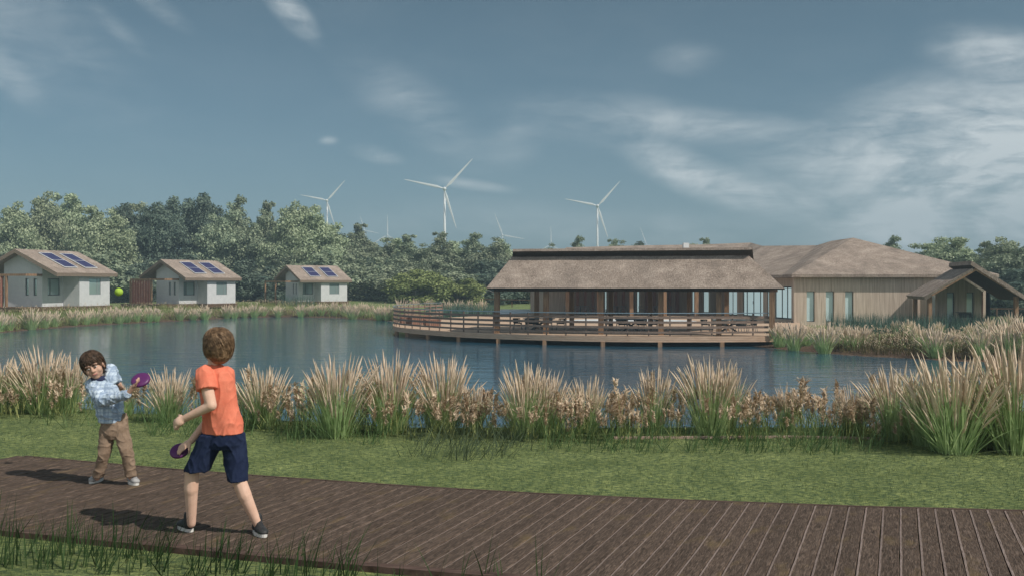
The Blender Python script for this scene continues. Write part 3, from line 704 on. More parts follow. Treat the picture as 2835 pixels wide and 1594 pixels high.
# main roofs
zr = 2.28
def rp(px, py, d): p = PD(px, py, d); return (p.x, p.y, p.z)
V = {'E0':(1.4,80.0,zr),'E0b':(1.4,104.0,zr),'E1':(16.9,80.0,zr),'E2':(18.1,78.5,zr),'E3':(20.35,70.6,zr),'C0':(19.75,66.3,zr),'C1':(34.4,66.3,zr),'C2':(34.4,82.2,zr),'Bk':(23.5,104.0,zr),
     'R0':(5.5,95,5.25),'Rm':rp(1739,680.5,95),'Rh':rp(1948,677,94),'R1':rp(2078,672,92),'R2':rp(2110,681,86),'R3':rp(2262,679.5,80),'Q':rp(2301,667.5,77),'A':rp(2362,658.5,74)}
faces = [('E0','E1','Rm'),('E0','Rm','R0'),('E1','Rh','Rm'),('E1','E2','R1'),('E1','R1','Rh'),('E2','R2','R1'),('E2','R3','R2'),('E2','E3','R3'),('E3','C0','Q'),('E3','Q','R3'),('C0','A','Q'),('C0','C1','A'),('C1','C2','A'),('A','C2','Q'),('C2','R3','Q'),('C2','Bk','R2'),('C2','R2','R3'),('Bk','R1','R2'),('Bk','Rh','R1'),('Bk','E0b','Rm'),('Bk','Rm','Rh'),('E0b','R0','Rm'),('E0b','E0','R0')]
m = MB(); keys = list(V); idx = {k: i for i, k in enumerate(keys)}
m.add([V[k] for k in keys], [tuple(idx[k] for k in f) for f in faces])
ring = ['E0','E1','E2','E3','C0','C1','C2','Bk','E0b']
lows = [(V[k][0],V[k][1],zr-0.215) for k in ring]; b = len(m.v); m.v += lows
for i in range(len(ring)):
    j = (i+1) % len(ring); m.f.append((idx[ring[i]], b+i, b+j, idx[ring[j]])); m.m.append(0)
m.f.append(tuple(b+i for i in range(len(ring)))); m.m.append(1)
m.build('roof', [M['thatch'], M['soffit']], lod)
q = PD(1898,677,92); MB().box((q.x-0.25,q.y-0.3,q.z-0.6),(q.x+0.3,q.y+0.3,q.z+0.14)).build('chimney', M['white'], lod)
# gabled porch on the right
def G(px, py, d): return PD(px, py, d)
gu = Vector((0.979,-0.204,0)); gv = Vector((0.204,0.979,0))
def GP(x, b, z): p = Vector((25.45,58.0,0))+gu*x+gv*b; return Vector((p.x,p.y,z))
m = MB(); slab(m, [GP(0,0,0.84), GP(2.78,0,2.56), GP(2.78,5.4,2.56), GP(0,5.4,0.84)], 0.24, 0); 
m.build('porch_roof', [M['thatch'], M['soffit']], lod)
m = MB(); slab(m, [GP(5.9,5.4,0.80), GP(5.9,0,0.80), GP(2.72,0,3.02), GP(2.72,5.4,3.02)][::-1], 0.24, 0)
m.build('porch_roof', [M['thatch'], M['soffit']], lod)
m = MB(); m.bar(GP(0.45,0.12,0.93), GP(3.0,0.12,2.50), 0.12, 0.14); m.bar(GP(3.0,0.12,2.49), GP(5.5,0.12,0.86), 0.12, 0.14); m.build('rafter', M['wood_post'], lod)
PW0, PW1 = (28.03,62.0), (31.0,62.0)
m = MB(); o5 = openings(PW0, PW1, [(2622,2643),(2676,2697)], ZD+0.08, ZD+2.2)
zs = 1.12
wall(m, PW0, PW1, ZD-0.3, zs, 0.2, o5)
def under(x): return min(0.80+(x-26.3)*0.60, 1.12+(31.05-x)*0.72)
m.prism([(PW0[0],62,zs),(PW1[0],62,zs),(PW1[0],62,1.16),(29.3,62,2.26),(28.8,62,2.2),(PW0[0],62,1.66)], (0,0.2,0))
PS0, PS1 = (28.9,66.5), (28.05,62.2)
o6 = [(pxs(PS0,PS1,2567), pxs(PS0,PS1,2589.5), ZD+0.08, ZD+2.2)]
wall(m, PS0, PS1, ZD-0.3, 1.5, 0.2, o6)
wall(m, (31.3,63.0), (31.62,63.0), ZD-0.3, 1.0, 0.2)
m.build('porch_wall', M['wood_clad'], lod)
for o in o5: window(lod, PW0, PW1, o, 0.14, 0.035)
window(lod, PS0, PS1, o6[0], 0.08, 0.04)
for p in (GP(0.42,4.6,0), GP(0.42,0.45,0), GP(5.35,0.45,0)):
    MB().box((p.x-0.11,p.y-0.11,ZD-0.3),(p.x+0.11,p.y+0.11,0.86)).build('porch_post', M['wood_post'], lod)
MB().box((31.05,62.2,ZD-0.3),(31.2,66.4,1.1)).build('partition', M['wood_red'], lod)

# ------------------------------------------------------------------ furniture on the terrace
def chair_proto(kind, label):
    c = empty('chair', (0,0,0), 0, label, 'chair')
    fm, sm = (M['black'], M['black']) if kind == 'rope' else (M['chair_grey'], M['chair_grey'])
    MB().box((-0.24,-0.22,0.42),(0.24,0.24,0.47)).build('seat', sm, c)
    b = MB(); pts = [(-0.28,0.10),(-0.27,-0.18),(-0.16,-0.27),(0,-0.29),(0.16,-0.27),(0.27,-0.18),(0.28,0.10)]
    b.tube([(x,y,0.72) for x,y in pts], 0.018, 6)
    if kind == 'rope':
        for i in range(len(pts)-1):
            for f in (0.0, 0.33, 0.66):
                x = pts[i][0]+(pts[i+1][0]-pts[i][0])*f; y = pts[i][1]+(pts[i+1][1]-pts[i][1])*f
                b.bar((x,y,0.72), (x*0.88,y*0.88,0.46), 0.045, 0.012)
    else:
        for x, y in pts[1:6:2]: b.bar((x,y,0.72), (x*0.9,y*0.9,0.46), 0.02, 0.012)
        b.bar((-0.2,-0.25,0.6), (0.2,-0.25,0.6), 0.012, 0.05)
    b.build('backrest', fm, c)
    for sx in (-1, 1):
        for sy in (-1, 1): MB().bar((sx*0.22,sy*0.2,0.43), (sx*0.27,sy*0.26,0.003), 0.026, 0.026).build('leg', M['chair_grey'], c)
    return c
def table_proto(kind, label):
    t = empty('table', (0,0,0), 0, label, 'table')
    if kind == 'cross':
        MB().box((-0.9,-0.42,0.70),(0.9,0.42,0.745)).build('tabletop', M['table_top'], t)
        for s in (-1, 1):
            b = MB(); b.bar((-0.5,s*0.28,0.003), (0.5,s*0.28,0.695), 0.09, 0.09); b.bar((0.5,s*0.19,0.003), (-0.5,s*0.19,0.695), 0.09, 0.09); b.build('leg', M['black'], t)
    else:
        MB().box((-0.75,-0.4,0.71),(0.75,0.4,0.745)).build('tabletop', M['chair_grey'], t)
        b = MB(); b.tube([(0,0,0.01),(0,0,0.70)], 0.05, 8); b.bar((-0.4,0,0.03),(0.4,0,0.03),0.06,0.05); b.bar((0,-0.35,0.03),(0,0.35,0.03),0.06,0.045); b.build('leg', M['black'], t)
    return t
rope0 = chair_proto('rope', ''); metal0 = chair_proto('metal', ''); cross0 = table_proto('cross', ''); ped0 = table_proto('pedestal', '')
for o in (rope0, metal0, cross0, ped0): KIDS[o.name] = list(o.children)
used = set()
def put(proto, x, y, rz, label, group, cat_, z=ZD+0.002):
    o = proto if proto.name not in used else copy_tree(proto)
    used.add(proto.name); o.location = (x, y, z); o.rotation_euler = (0,0,rz); o['label'] = label; o['category'] = cat_; o['group'] = group; return o
fr = [(1492,55.6,'left'),(1747,54.6,'middle'),(2018,53.6,'right')]
for px, d, nm in fr:
    x = (px-CX)/F*d
    put(cross0, x, d, R(-12), f'dark cross-legged table, {nm} one of three by the railing', 'cross-legged tables by the railing', 'table')
    for (dx, dy, rz, wd) in ((-0.55,-0.75,R(-8),'front left'),(0.5,-0.75,R(5),'front right'),(-1.25,0.15,R(-95),'left end'),(1.28,0.1,R(88),'right end'),(-0.5,0.8,R(175),'back left'),(0.55,0.8,R(185),'back right')):
        if nm == 'left' and wd == 'front right': continue
        put(rope0, x+dx, d+dy-0.2*dx, rz, f'black woven chair at the {wd} of the {nm} railing table', 'black woven chairs by the railing', 'chair')
bk = [(1607,84.6,'left'),(1708,84.6,'middle'),(1814,84.2,'right')]
for px, d, nm in bk:
    x = (px-CX)/F*d
    put(ped0, x, d, 0, f'grey pedestal table, {nm} one of three against the back wall', 'grey tables by the back wall', 'table')
    for (dx, dy, rz, wd) in ((-1.2,0.1,R(-92),'left end'),(1.2,0,R(85),'right end'),(-0.4,-0.7,R(10),'near left side'),(0.45,-0.7,R(-5),'near right side')):
        put(metal0, x+dx, d+dy, rz, f'grey metal chair at the {wd} of the {nm} back table', 'grey chairs by the back wall', 'chair')
def slat_box(x, y, w_, d_, h, label):
    b = empty('planter_box', (x,y,ZD+0.002), R(20), label, 'planter', 'slatted wooden boxes on the terrace')
    m = MB(); m.box((-w_/2+0.03,-d_/2+0.03,0),(w_/2-0.03,d_/2-0.03,h-0.06)); m.build('core', M['wood_dark'], b)
    m = MB(); n = int(w_/0.12)
    for i in range(n):
        xx = -w_/2+i*w_/n
        m.box((xx,-d_/2,0.01),(xx+w_/n*0.72,-d_/2+0.028,h-0.06)); m.box((xx,d_/2-0.028,0.01),(xx+w_/n*0.72,d_/2,h-0.06))
    n = int(d_/0.12)
    for i in range(n):
        yy = -d_/2+0.03+i*(d_-0.06)/n
        m.box((-w_/2,yy,0.01),(-w_/2+0.028,yy+(d_-0.06)/n*0.72,h-0.06)); m.box((w_/2-0.028,yy,0.01),(w_/2,yy+(d_-0.06)/n*0.72,h-0.06))
    m.build('slat', M['fin'], b)
    MB().box((-w_/2-0.02,-d_/2-0.02,h-0.058),(w_/2+0.02,d_/2+0.02,h)).build('lid', M['fin'], b)
M['fin'] = mat('orange_brown_slats', (0.25,0.125,0.082), (0.36,0.19,0.13), 5, (3,3,0.5), 0.7, 0.2, 15, 0.01)
for (px, py, w_, d_, h, lb) in ((1128,896,1.0,0.8,0.5,'slatted brown box on the terrace, nearest the curved railing end'),(1163,897,1.3,0.9,0.62,'tallest slatted brown box, middle of three on the terrace'),(1197,903,1.0,0.7,0.48,'slatted brown box farthest from the curved railing end')):
    q = P(px, py, ZD); slat_box(q.x, q.y, w_, d_, h, lb)
g = empty('barbecue', GP(2.75,1.6,ZD-0.05), R(-10), 'black barbecue grill standing under the gabled porch', 'barbecue')
MB().box((-0.34,-0.2,0.72),(0.34,0.2,1.0)).build('firebox', M['black'], g); MB().box((-0.5,-0.24,1.02),(0.3,0.24,1.05)).build('shelf', M['black'], g)
for sx in (-1,1):
    for sy in (-1,1): MB().bar((sx*0.3,sy*0.16,0.0),(sx*0.3,sy*0.16,0.72),0.04,0.04).build('leg', M['black'], g)
# low rail fences on the far lawn
def fence(a, b, n, label):
    f = empty('rail_fence', (0,0,0), 0, label, 'fence', 'low dark rail fences on the far lawn')
    za, zb = tz(*a), tz(*b)
    MB().bar((a[0],a[1],za+0.75),(b[0],b[1],zb+0.75),0.08,0.09).build('rail', M['wood_dark'], f)
    for i in range(n+1):
        x = a[0]+(b[0]-a[0])*i/n; y = a[1]+(b[1]-a[1])*i/n; z = tz(x, y); MB().box((x-0.06,y-0.06,z-0.1),(x+0.06,y+0.06,z+0.7)).build('post', M['wood_dark'], f)
fence((-9,112),(9,110),6,'low dark rail fence on the lawn beyond the terrace'); fence((36,84),(56,80),6,'low dark rail fence on the lawn right of the porch')
# ------------------------------------------------------------------ wind turbines
def turbine(px, hubpy, d, blade_px, ang, label, base_z=-2.0, yaw=0.0):
    x = (px-CX)/F*d; hz = ZC+(HY-hubpy)/F*d; Lb = blade_px/F*d
    t = empty('wind_turbine', (x, d, base_z), yaw, label, 'wind turbine', 'white wind turbines beyond the trees')
    H = hz-base_z; k = Lb/17.0
    MB().tube([(0,0,0),(0,0,H*0.5),(0,0,H-0.5*k)], [0.66*k,0.58*k,0.42*k], 16).build('tower', M['turbine'], t, True)
    m = MB(); m.tube([(0,2.6*k,H),(0,2.2*k,H),(0,0.5*k,H),(0,-1.0*k,H)], [0.35*k,0.62*k,0.72*k,0.62*k], 12); m.build('nacelle', M['turbine'], t, True)
    m = MB(); m.tube([(0,-1.02*k,H),(0,-1.5*k,H),(0,-2.0*k,H),(0,-2.25*k,H)], [0.78*k,0.78*k,0.5*k,0.08*k], 14); m.build('hub', M['turbine'], t, True)
    for q in range(3):
        a = R(ang+120*q); up = Vector((math.sin(a),0,math.cos(a))); sd = Vector((math.cos(a),0,-math.sin(a)))
        m = MB(); rows = []
        for f, ch, tw in ((0.03,0.42,0.42),(0.08,0.5,0.4),(0.2,1.05,0.26),(0.45,0.78,0.18),(0.75,0.48,0.12),(0.96,0.24,0.06),(1.0,0.06,0.03)):
            c = Vector((0,-1.45*k,H))+up*(Lb*f); c2 = ch*k*1.15; t2 = tw*k
            rows += [c-sd*c2*0.35, c+Vector((0,-t2*0.5,0)), c+sd*c2*0.65, c+Vector((0,t2*0.5,0))]
        fs = [(i*4+j, i*4+(j+1) % 4, (i+1)*4+(j+1) % 4, (i+1)*4+j) for i in range(6) for j in range(4)]
        fs += [(3,2,1,0),(24,25,26,27)]; m.add(rows, fs); m.build('blade', M['turbine'], t)
turbine(1231, 524, 420, 114, 43, 'largest white wind turbine, centre of the photo, standing above the trees')
turbine(906, 556, 430, 75, 42, 'tall white wind turbine above the trees, nearest the cabins')
turbine(1654, 571, 430, 92, 42, 'tall white wind turbine rising behind the pavilion roof')
turbine(1010, 638, 900, 42, -18, 'small distant turbine, just left of one with an upright blade')
turbine(1073, 652, 860, 58, 0, 'distant turbine with one blade upright, left of the largest turbine')
turbine(1391, 651, 820, 63, -20, 'small distant turbine above the trees, right of the largest turbine')
turbine(1525, 678, 900, 52, 0, 'small distant turbine peeping over the pavilion roof, one blade upright')
turbine(1789, 678, 1000, 52, -20, 'faintest distant turbine, only a thin blade above the thatched roof')

# ------------------------------------------------------------------ trees
leaf = lambda n, a, b, v: mat(n, a, b, 1.1, (1,1,1), 0.75, detail=10, lo=0.36, hi=0.64, spec=0.12, objvar=v, trans=0.18)
M['leaf_pale'] = leaf('pale_leaves', (0.185,0.24,0.135), (0.53,0.58,0.385), 0.35)
M['leaf_mid'] = leaf('mid_leaves', (0.13,0.18,0.115), (0.42,0.46,0.31), 0.35)
M['leaf_dark'] = leaf('dark_leaves', (0.055,0.09,0.072), (0.21,0.26,0.19), 0.35)
M['leaf_yellow'] = leaf('yellow_green_leaves', (0.15,0.19,0.07), (0.38,0.43,0.17), 0.25)
M['bark'] = mat('grey_bark', (0.20,0.185,0.16), (0.40,0.38,0.34), 3, (3,3,0.6), 0.95, 0.5, 12, 0.03)
def crown_mesh(name, H, Wd, z0, nclump, nleaf, ls, mt, seed, spire=2):
    g = np.random.default_rng(seed); V = []
    cl = []
    lobes = [(g.random()*6.28, Wd*0.45*g.random()**0.5, H*(0.74+0.26*g.random()), Wd*(0.22+0.45*g.random())) for _ in range(4+spire)]
    lobes[0] = (lobes[0][0], lobes[0][1]*0.4, H, lobes[0][3])
    for i in range(nclump):
        if i % 2 == 0:                                   # rounded top lobes of uneven height
            a, r, zt, lw = lobes[int(g.integers(len(lobes)))]; f = g.random()**0.8
            z = zt-0.05*H-f*H*0.38; pr = lw*(0.18+1.05*f**0.7); b = g.random()*6.28; q = pr*math.sqrt(g.random())
            x, y = r*math.cos(a)+q*math.cos(b), r*math.sin(a)+q*math.sin(b); rr = Wd*(0.11+0.13*f)*(0.8+0.5*g.random())
        else:                                            # the broad body below
            f = g.random(); z = z0+(H*0.66-z0)*f; b = g.random()*6.28
            q = Wd*(0.8+0.28*math.sin(math.pi*f))*math.sqrt(0.1+0.9*g.random())*(0.85+0.2*math.sin(3*b+seed)); x, y = q*math.cos(b), q*math.sin(b); rr = Wd*(0.17+0.12*g.random())
        cl.append((x, y, z, rr))
    for (cx, cy, cz, rr) in cl:
        n = max(14, int(nleaf*(rr/(0.18*Wd))**1.5))
        d = g.normal(size=(n,3)); d /= np.linalg.norm(d, axis=1)[:,None]; rad = rr*(0.35+0.95*g.random(n)**0.8)
        c = np.array([cx,cy,cz])+d*rad[:,None]*np.array([1.3,1.3,0.8])
        nr = d*0.7+g.normal(size=(n,3))*0.7+np.array([0,0,0.4]); nr /= np.linalg.norm(nr, axis=1)[:,None]
        t = np.cross(nr, g.normal(size=(n,3))); t /= np.linalg.norm(t, axis=1)[:,None]; b = np.cross(nr, t)
        s = ls*(0.5+1.0*g.random(n))[:,None]
        V.append(np.stack([c-t*s, c-b*s*0.55+t*s*0.1, c+t*s, c+b*s*0.55+t*s*0.1], 1))
    V = np.concatenate(V).reshape(-1,3); V[:,2] = np.clip(V[:,2], 0.02, H)
    return npmesh(name, V, np.arange(len(V)).reshape(-1,4), mt), cl
def trunk_mesh(name, H, Wd, cl, seed):
    g = random.Random(seed); m = MB()
    top = (g.uniform(-.4,.4), g.uniform(-.4,.4), H*0.62)
    m.tube([(0,0,-0.4),(0.05,0,H*0.15),(top[0]*.4,top[1]*.4,H*0.4),top], [0.022*H,0.017*H,0.012*H,0.004*H], 8)
    for c in g.sample([q for q in cl if q[2] < 0.8*H], 22):
        h = H*g.uniform(0.12, 0.45); p0 = Vector((top[0]*h/H*.6, top[1]*h/H*.6, h)); p1 = Vector(c[:3])
        mid = p0.lerp(p1, 0.5)+Vector((g.uniform(-.4,.4),g.uniform(-.4,.4),g.uniform(-.1,.5)))
        m.tube([p0, mid, p1, p1+(p1-mid)*0.15], [0.010*H,0.007*H,0.0035*H,0.0012*H], 5)
    return m.mesh(name, M['bark'], True)
PROTO = {}
for key, H, Wd, z0, nc, nl, mt, seed, sp in (
    ('pale', 12, 3.9, 1.2, 110, 190, 'leaf_pale', 3, 3), ('pale2', 12, 3.3, 1.0, 100, 180, 'leaf_pale', 14, 4),
    ('dark', 12, 3.6, 1.0, 105, 190, 'leaf_dark', 5, 3), ('mid', 12, 3.8, 0.8, 110, 190, 'leaf_mid', 8, 4), ('mid2', 12, 3.2, 1.2, 100, 180, 'leaf_mid', 21, 5),
    ('bush', 5, 2.4, 0.2, 48, 150, 'leaf_mid', 31, 1), ('bushdark', 5, 2.6, 0.2, 48, 150, 'leaf_dark', 33, 1), ('bushyellow', 4.5, 2.4, 0.2, 48, 150, 'leaf_yellow', 37, 2)):
    cm, cl = crown_mesh('crown_leaves', H, Wd, z0, nc, nl, 0.155 if H > 6 else 0.13, M[mt], seed, sp)
    PROTO[key] = (H, cm, trunk_mesh('trunk_wood', H, Wd, cl, seed))
def plant_tree(key, px, d, toppy, label, group, cat_='tree', name='tree', wide=1.0):
    d = d+(9 if px < 1100 else 0)
    H, cm, tm = PROTO[key]; x = (px-CX)/F*d; z = tz(x, d); top = ZC+(HY-toppy+((36 if px < 900 else 18) if H > 6 else 4))/F*d; s = (top-z)/H
    t = empty(name, (x, d, z), random.uniform(0, 6.28), label, cat_, group)
    wd = wide*max(0.75, min(1.25, 11.5/(s*H)))
    t.scale = (s*wd, s*wd, s)
    link('crown', cm, t); link('trunk', tm, t)
ORD = ['first','second','third','fourth','fifth','sixth','seventh','eighth','ninth','tenth','eleventh','twelfth','thirteenth','fourteenth','fifteenth','sixteenth','seventeenth','eighteenth','nineteenth','twentieth','twenty-first','twenty-second','twenty-third','twenty-fourth','twenty-fifth','twenty-sixth','twenty-seventh','twenty-eighth','twenty-ninth','thirtieth','thirty-first','thirty-second','thirty-third','thirty-fourth','thirty-fifth','thirty-sixth']
desc = {'pale':'pale green spreading tree','pale2':'pale green upright tree','dark':'dark dense tree','mid':'mid green bushy tree','mid2':'mid green loose tree'}
wood = [('pale2',-420,120,565),('mid',-290,124,560),('mid2',-170,120,555),('mid',-60,118,560),('pale',35,116,575),('pale',120,122,545),('pale2',185,128,532),('pale2',245,118,570),('pale',300,112,600),('dark',345,124,575),('pale2',375,130,562),('dark',420,118,572),('dark',470,124,558),('dark',530,128,562),('dark',572,126,545),('mid',615,120,572),('mid2',660,124,566),('mid',705,120,592),('mid2',745,126,582),('pale',800,118,574),('pale2',850,124,570),('pale',885,118,590),('dark',925,126,640),('mid',965,122,645),('mid2',1000,128,628),('mid',1055,124,662),('pale2',1090,130,655),('mid2',1135,128,660),('mid',1165,122,680),('mid2',1215,130,652),('pale2',1262,134,662),('mid2',1310,132,655),('mid',1352,128,660),('pale',1400,134,668)]
lm = ['cabin at the photo\'s left edge','middle cabin','smallest farthest cabin','terrace railing']
wood.sort(key=lambda q: q[1])
for i, (k, px, d, ty) in enumerate(wood):
    plant_tree(k, px, d, ty, f'{desc[k]}, {ORD[i-3] if i > 2 else ORD[i]} from the left in the wood ' + ('behind the cabins' if i > 2 else 'beyond the left cabin'), 'trees in the wood behind the cabins')
mid_t = [('mid2',1695,140,672),('mid',1740,136,668),('dark',1775,140,672),('mid2',1600,134,664),('pale2',1470,136,690),('mid',1540,138,678),('pale2',1920,142,671),('mid2',1950,142,669)]
mid_t.sort(key=lambda q: q[1])
for i, (k, px, d, ty) in enumerate(mid_t):
    plant_tree(k, px, d, ty, f'{desc[k]}, {ORD[i]} from the left of those peeping over the pavilion roof', 'trees peeping over the pavilion roof', wide=0.8)
rt = [('mid2',2472,120,663),('pale2',2560,112,668),('pale',2600,108,664),('pale2',2635,104,648),('pale2',2685,102,682),('mid2',2735,100,678),('pale',2780,96,662),('mid',2828,92,652),('mid',2880,98,668),('mid',2950,92,650)]
for i, (k, px, d, ty) in enumerate(rt):
    plant_tree(k, px, d, ty, f'{desc[k]}, {ORD[i]} from the left of those right of the lodge roof', 'trees to the right of the lodge', wide=0.85 if px < 2500 else 1.0)
bd = {'bush':'mid green bush','bushdark':'dark bush','bushyellow':'yellow-green bush'}
bs = [('bushdark',-30,104,700),('bush',40,108,690),('bushdark',150,108,700),('bush',240,106,690),('bush',300,104,690),('bushdark',345,104,735),('bushdark',395,106,730),('bush',440,110,720),('bushdark',520,112,705),('bush',600,112,710),('bushdark',690,108,720),('bushdark',745,110,738),('bush',800,112,700),('bush',900,110,690),('bush',975,112,702),('bushdark',1010,116,715),('bush',1045,112,708),('bushyellow',1095,110,752),('bush',1120,116,712),('bushyellow',1150,110,742),('bushyellow',1200,112,748),('bush',1250,116,726),('bushyellow',1290,112,768),('bushdark',1330,120,722),('bushdark',1385,124,722),('bushdark',1440,128,730),('bush',1480,126,735),('bushdark',1530,128,738),('bushdark',2745,92,748),('bushdark',2800,88,745),('bushdark',2850,86,740),('bush',2790,94,715)]
bs.sort(key=lambda q: q[1])
for i, (k, px, d, ty) in enumerate(bs):
    plant_tree(k, px, d, ty, f'{bd[k]} under the trees, {ORD[i] if i < 28 else ORD[i-28]} from the left ' + ('of those behind the water' if i < 28 else 'of those by the porch'), 'bushes along the foot of the wood', 'bush', 'bush', 1.15)

# ------------------------------------------------------------------ plumed grasses and reeds
M['blade'] = mat('grass_clump_leaves', (0.32,0.46,0.20), (0.58,0.70,0.36), 3, (1,1,1), 0.7, spec=0.15, objvar=0.25, trans=0.4)
M['plume'] = mat('tan_plumes', (0.66,0.515,0.375), (0.86,0.72,0.565), 40, (1,1,0.5), 0.95, spec=0.05, objvar=0.12, trans=0.2)
M['blue_blade'] = mat('blue_green_leaves', (0.055,0.105,0.085), (0.13,0.20,0.16), 4, rough=0.75, spec=0.12, trans=0.2)
M['reed_stem'] = mat('reed_stems', (0.15,0.20,0.065), (0.36,0.37,0.15), 2, rough=0.8, spec=0.1, trans=0.2)
M['reed_brown'] = mat('brown_reed_stems', (0.075,0.06,0.025), (0.20,0.165,0.075), 2, rough=0.8, spec=0.1, trans=0.2)
M['tassel'] = mat('brown_tassels', (0.36,0.25,0.16), (0.84,0.69,0.52), 30, (1,1,1), 0.95, spec=0.04, lo=0.38, hi=0.64, trans=0.2)
M['dark_blade'] = mat('dark_grass_blades', (0.016,0.04,0.012), (0.045,0.082,0.026), 1.5, rough=0.7, spec=0.12)
M['grey_blade'] = mat('grey_green_blades', (0.065,0.095,0.05), (0.125,0.16,0.09), 1.5, rough=0.7, spec=0.12, trans=0.2)
M['mid_blade'] = mat('mid_grass_blades', (0.075,0.14,0.045), (0.14,0.21,0.085), 1.5, rough=0.7, spec=0.12, trans=0.2)
M['lawn_blade'] = mat('lawn_blades', (0.045,0.08,0.034), (0.27,0.315,0.115), 8, rough=0.85, spec=0.08, trans=0.15, lo=0.3, hi=0.7)
def ribbons(base, az, lean, ln, wd, droop, nseg, g, taper=0.8):
    """batch of curved leaf ribbons: arrays of base points, azimuth, lean angle from vertical, length, width, droop"""
    n = len(az); t = np.linspace(0, 1, nseg+1)
    out = np.stack([np.cos(az), np.sin(az), np.zeros(n)], 1); sd = np.stack([-np.sin(az), np.cos(az), np.zeros(n)], 1)
    tw = g.uniform(-0.7, 0.7, n)[:,None]; sdr = sd*np.cos(tw)+out*np.sin(tw)
    rows = []
    for k in t:
        a = lean+droop*k*k
        # integrate roughly along the bend
        am = lean+droop*k*k/3
        pos = base+(out*np.sin(am)[:,None]+np.array([0,0,1])*np.cos(am)[:,None])*(ln*k)[:,None]
        hw = (wd*0.5*(1-taper*k**1.5))[:,None] if k < 1 else (wd*0.04)[:,None]
        rows.append(np.stack([pos-sdr*hw, pos+sdr*hw], 1))
    V = np.stack(rows, 1).reshape(n, -1, 3); m = (nseg+1)*2
    f = np.array([[2*i,2*i+1,2*i+3,2*i+2] for i in range(nseg)])
    Fq = (np.arange(n)[:,None,None]*m+f[None]).reshape(-1,4)
    return V.reshape(-1,3), Fq
def spindles(p0, p1, rad, g, rings=6, sides=5):
    n = len(p0); ax = p1-p0; ln = np.linalg.norm(ax, axis=1); t = ax/ln[:,None]
    a = np.cross(t, np.tile([0.3,0.9,0.1], (n,1))); a /= np.linalg.norm(a, axis=1)[:,None]; b = np.cross(t, a)
    fr = np.linspace(0, 1, rings+1); pr = np.array([0.12,0.75,1.0,0.95,0.72,0.42,0.03]) if rings == 6 else np.array([0.15,1.0,0.75,0.03])
    V = []
    for f, q in zip(fr, pr):
        for k in range(sides):
            ang = 2*np.pi*k/sides; rr = rad*q*g.uniform(0.6, 1.35, n)
            jit = g.uniform(-0.25, 0.25, n)*ln/rings*(0 < f < 1)
            V.append(p0+t*(ln*f+jit)[:,None]+(a*math.cos(ang)+b*math.sin(ang))*rr[:,None])
    V = np.stack(V, 1); m = (rings+1)*sides
    f = np.array([[r*sides+k, r*sides+(k+1) % sides, (r+1)*sides+(k+1) % sides, (r+1)*sides+k] for r in range(rings) for k in range(sides)])
    return V.reshape(-1,3), (np.arange(n)[:,None,None]*m+f[None]).reshape(-1,4)
def join(parts):
    V = []; Fq = []; o = 0
    for v, f in parts: V.append(v); Fq.append(f+o); o += len(v)
    return np.concatenate(V), np.concatenate(Fq)
def arch(V):                                             # outer stems bow outwards with height
    V = V.copy(); k = 0.55*np.clip(V[:,2]-0.35, 0, None)**1.6+1; V[:,:2] *= k[:,None]; V[:,2] -= 0.22*np.hypot(V[:,0], V[:,1])**1.5*np.clip(V[:,2], 0, 1); return V
def clump_meshes(seed, nl, npl, wide=1.0, lowres=False):
    g = np.random.default_rng(seed)
    az = g.uniform(0, 2*np.pi, nl); r = 0.13*np.sqrt(g.random(nl))*wide
    base = np.stack([r*np.cos(az), r*np.sin(az), np.zeros(nl)-0.02], 1)
    V, Fq = ribbons(base, az+g.normal(0, .4, nl), np.abs(g.normal(0, .23, nl))*wide+r*1.1, g.uniform(.40, .78, nl), g.uniform(.006, .0145, nl)*(1.7 if lowres else 1), g.uniform(.0, .75, nl)*g.random(nl), 3 if lowres else 5, g, 0.75)
    V = arch(V); lv = npmesh('clump_leaves', V, Fq, M['blade'])
    az = g.uniform(0, 2*np.pi, npl); r = 0.10*np.sqrt(g.random(npl))*wide; lean = np.abs(g.normal(0, .21, npl))*wide+r*0.7
    ln = g.uniform(.64, 1.0, npl)*(1-0.35*np.minimum(lean, .6)); base = np.stack([r*np.cos(az), r*np.sin(az), np.zeros(npl)], 1)
    dr = np.stack([np.cos(az)*np.sin(lean), np.sin(az)*np.sin(lean), np.cos(lean)], 1)
    tip = base+dr*ln[:,None]; hl = g.uniform(.24, .40, npl); ph = tip-dr*hl[:,None]
    Vs, Fs = ribbons(base, az, lean, ln-hl*0.7, np.full(npl, .007 if not lowres else .010), np.zeros(npl), 2, g, 0.2)
    Vp, Fp = spindles(ph, tip, g.uniform(.0068, .0118, npl)*(1.6 if lowres else 1), g, 3 if lowres else 6, 4 if lowres else 6)
    V, Fq = join([(Vs, Fs), (Vp, Fp)]); V = arch(V); mi = np.concatenate([np.zeros(len(Fs), int), np.ones(len(Fp), int)])
    pl = npmesh('clump_plumes', V, Fq, None, mats=[M['blade'], M['plume']], mi=mi)
    return lv, pl
NEARC = [clump_meshes(100+i, 270, 84+8*i, 0.95+0.06*i) for i in range(7)]
FARC = [clump_meshes(200+i, 120, 70, 1.15, True) for i in range(5)]
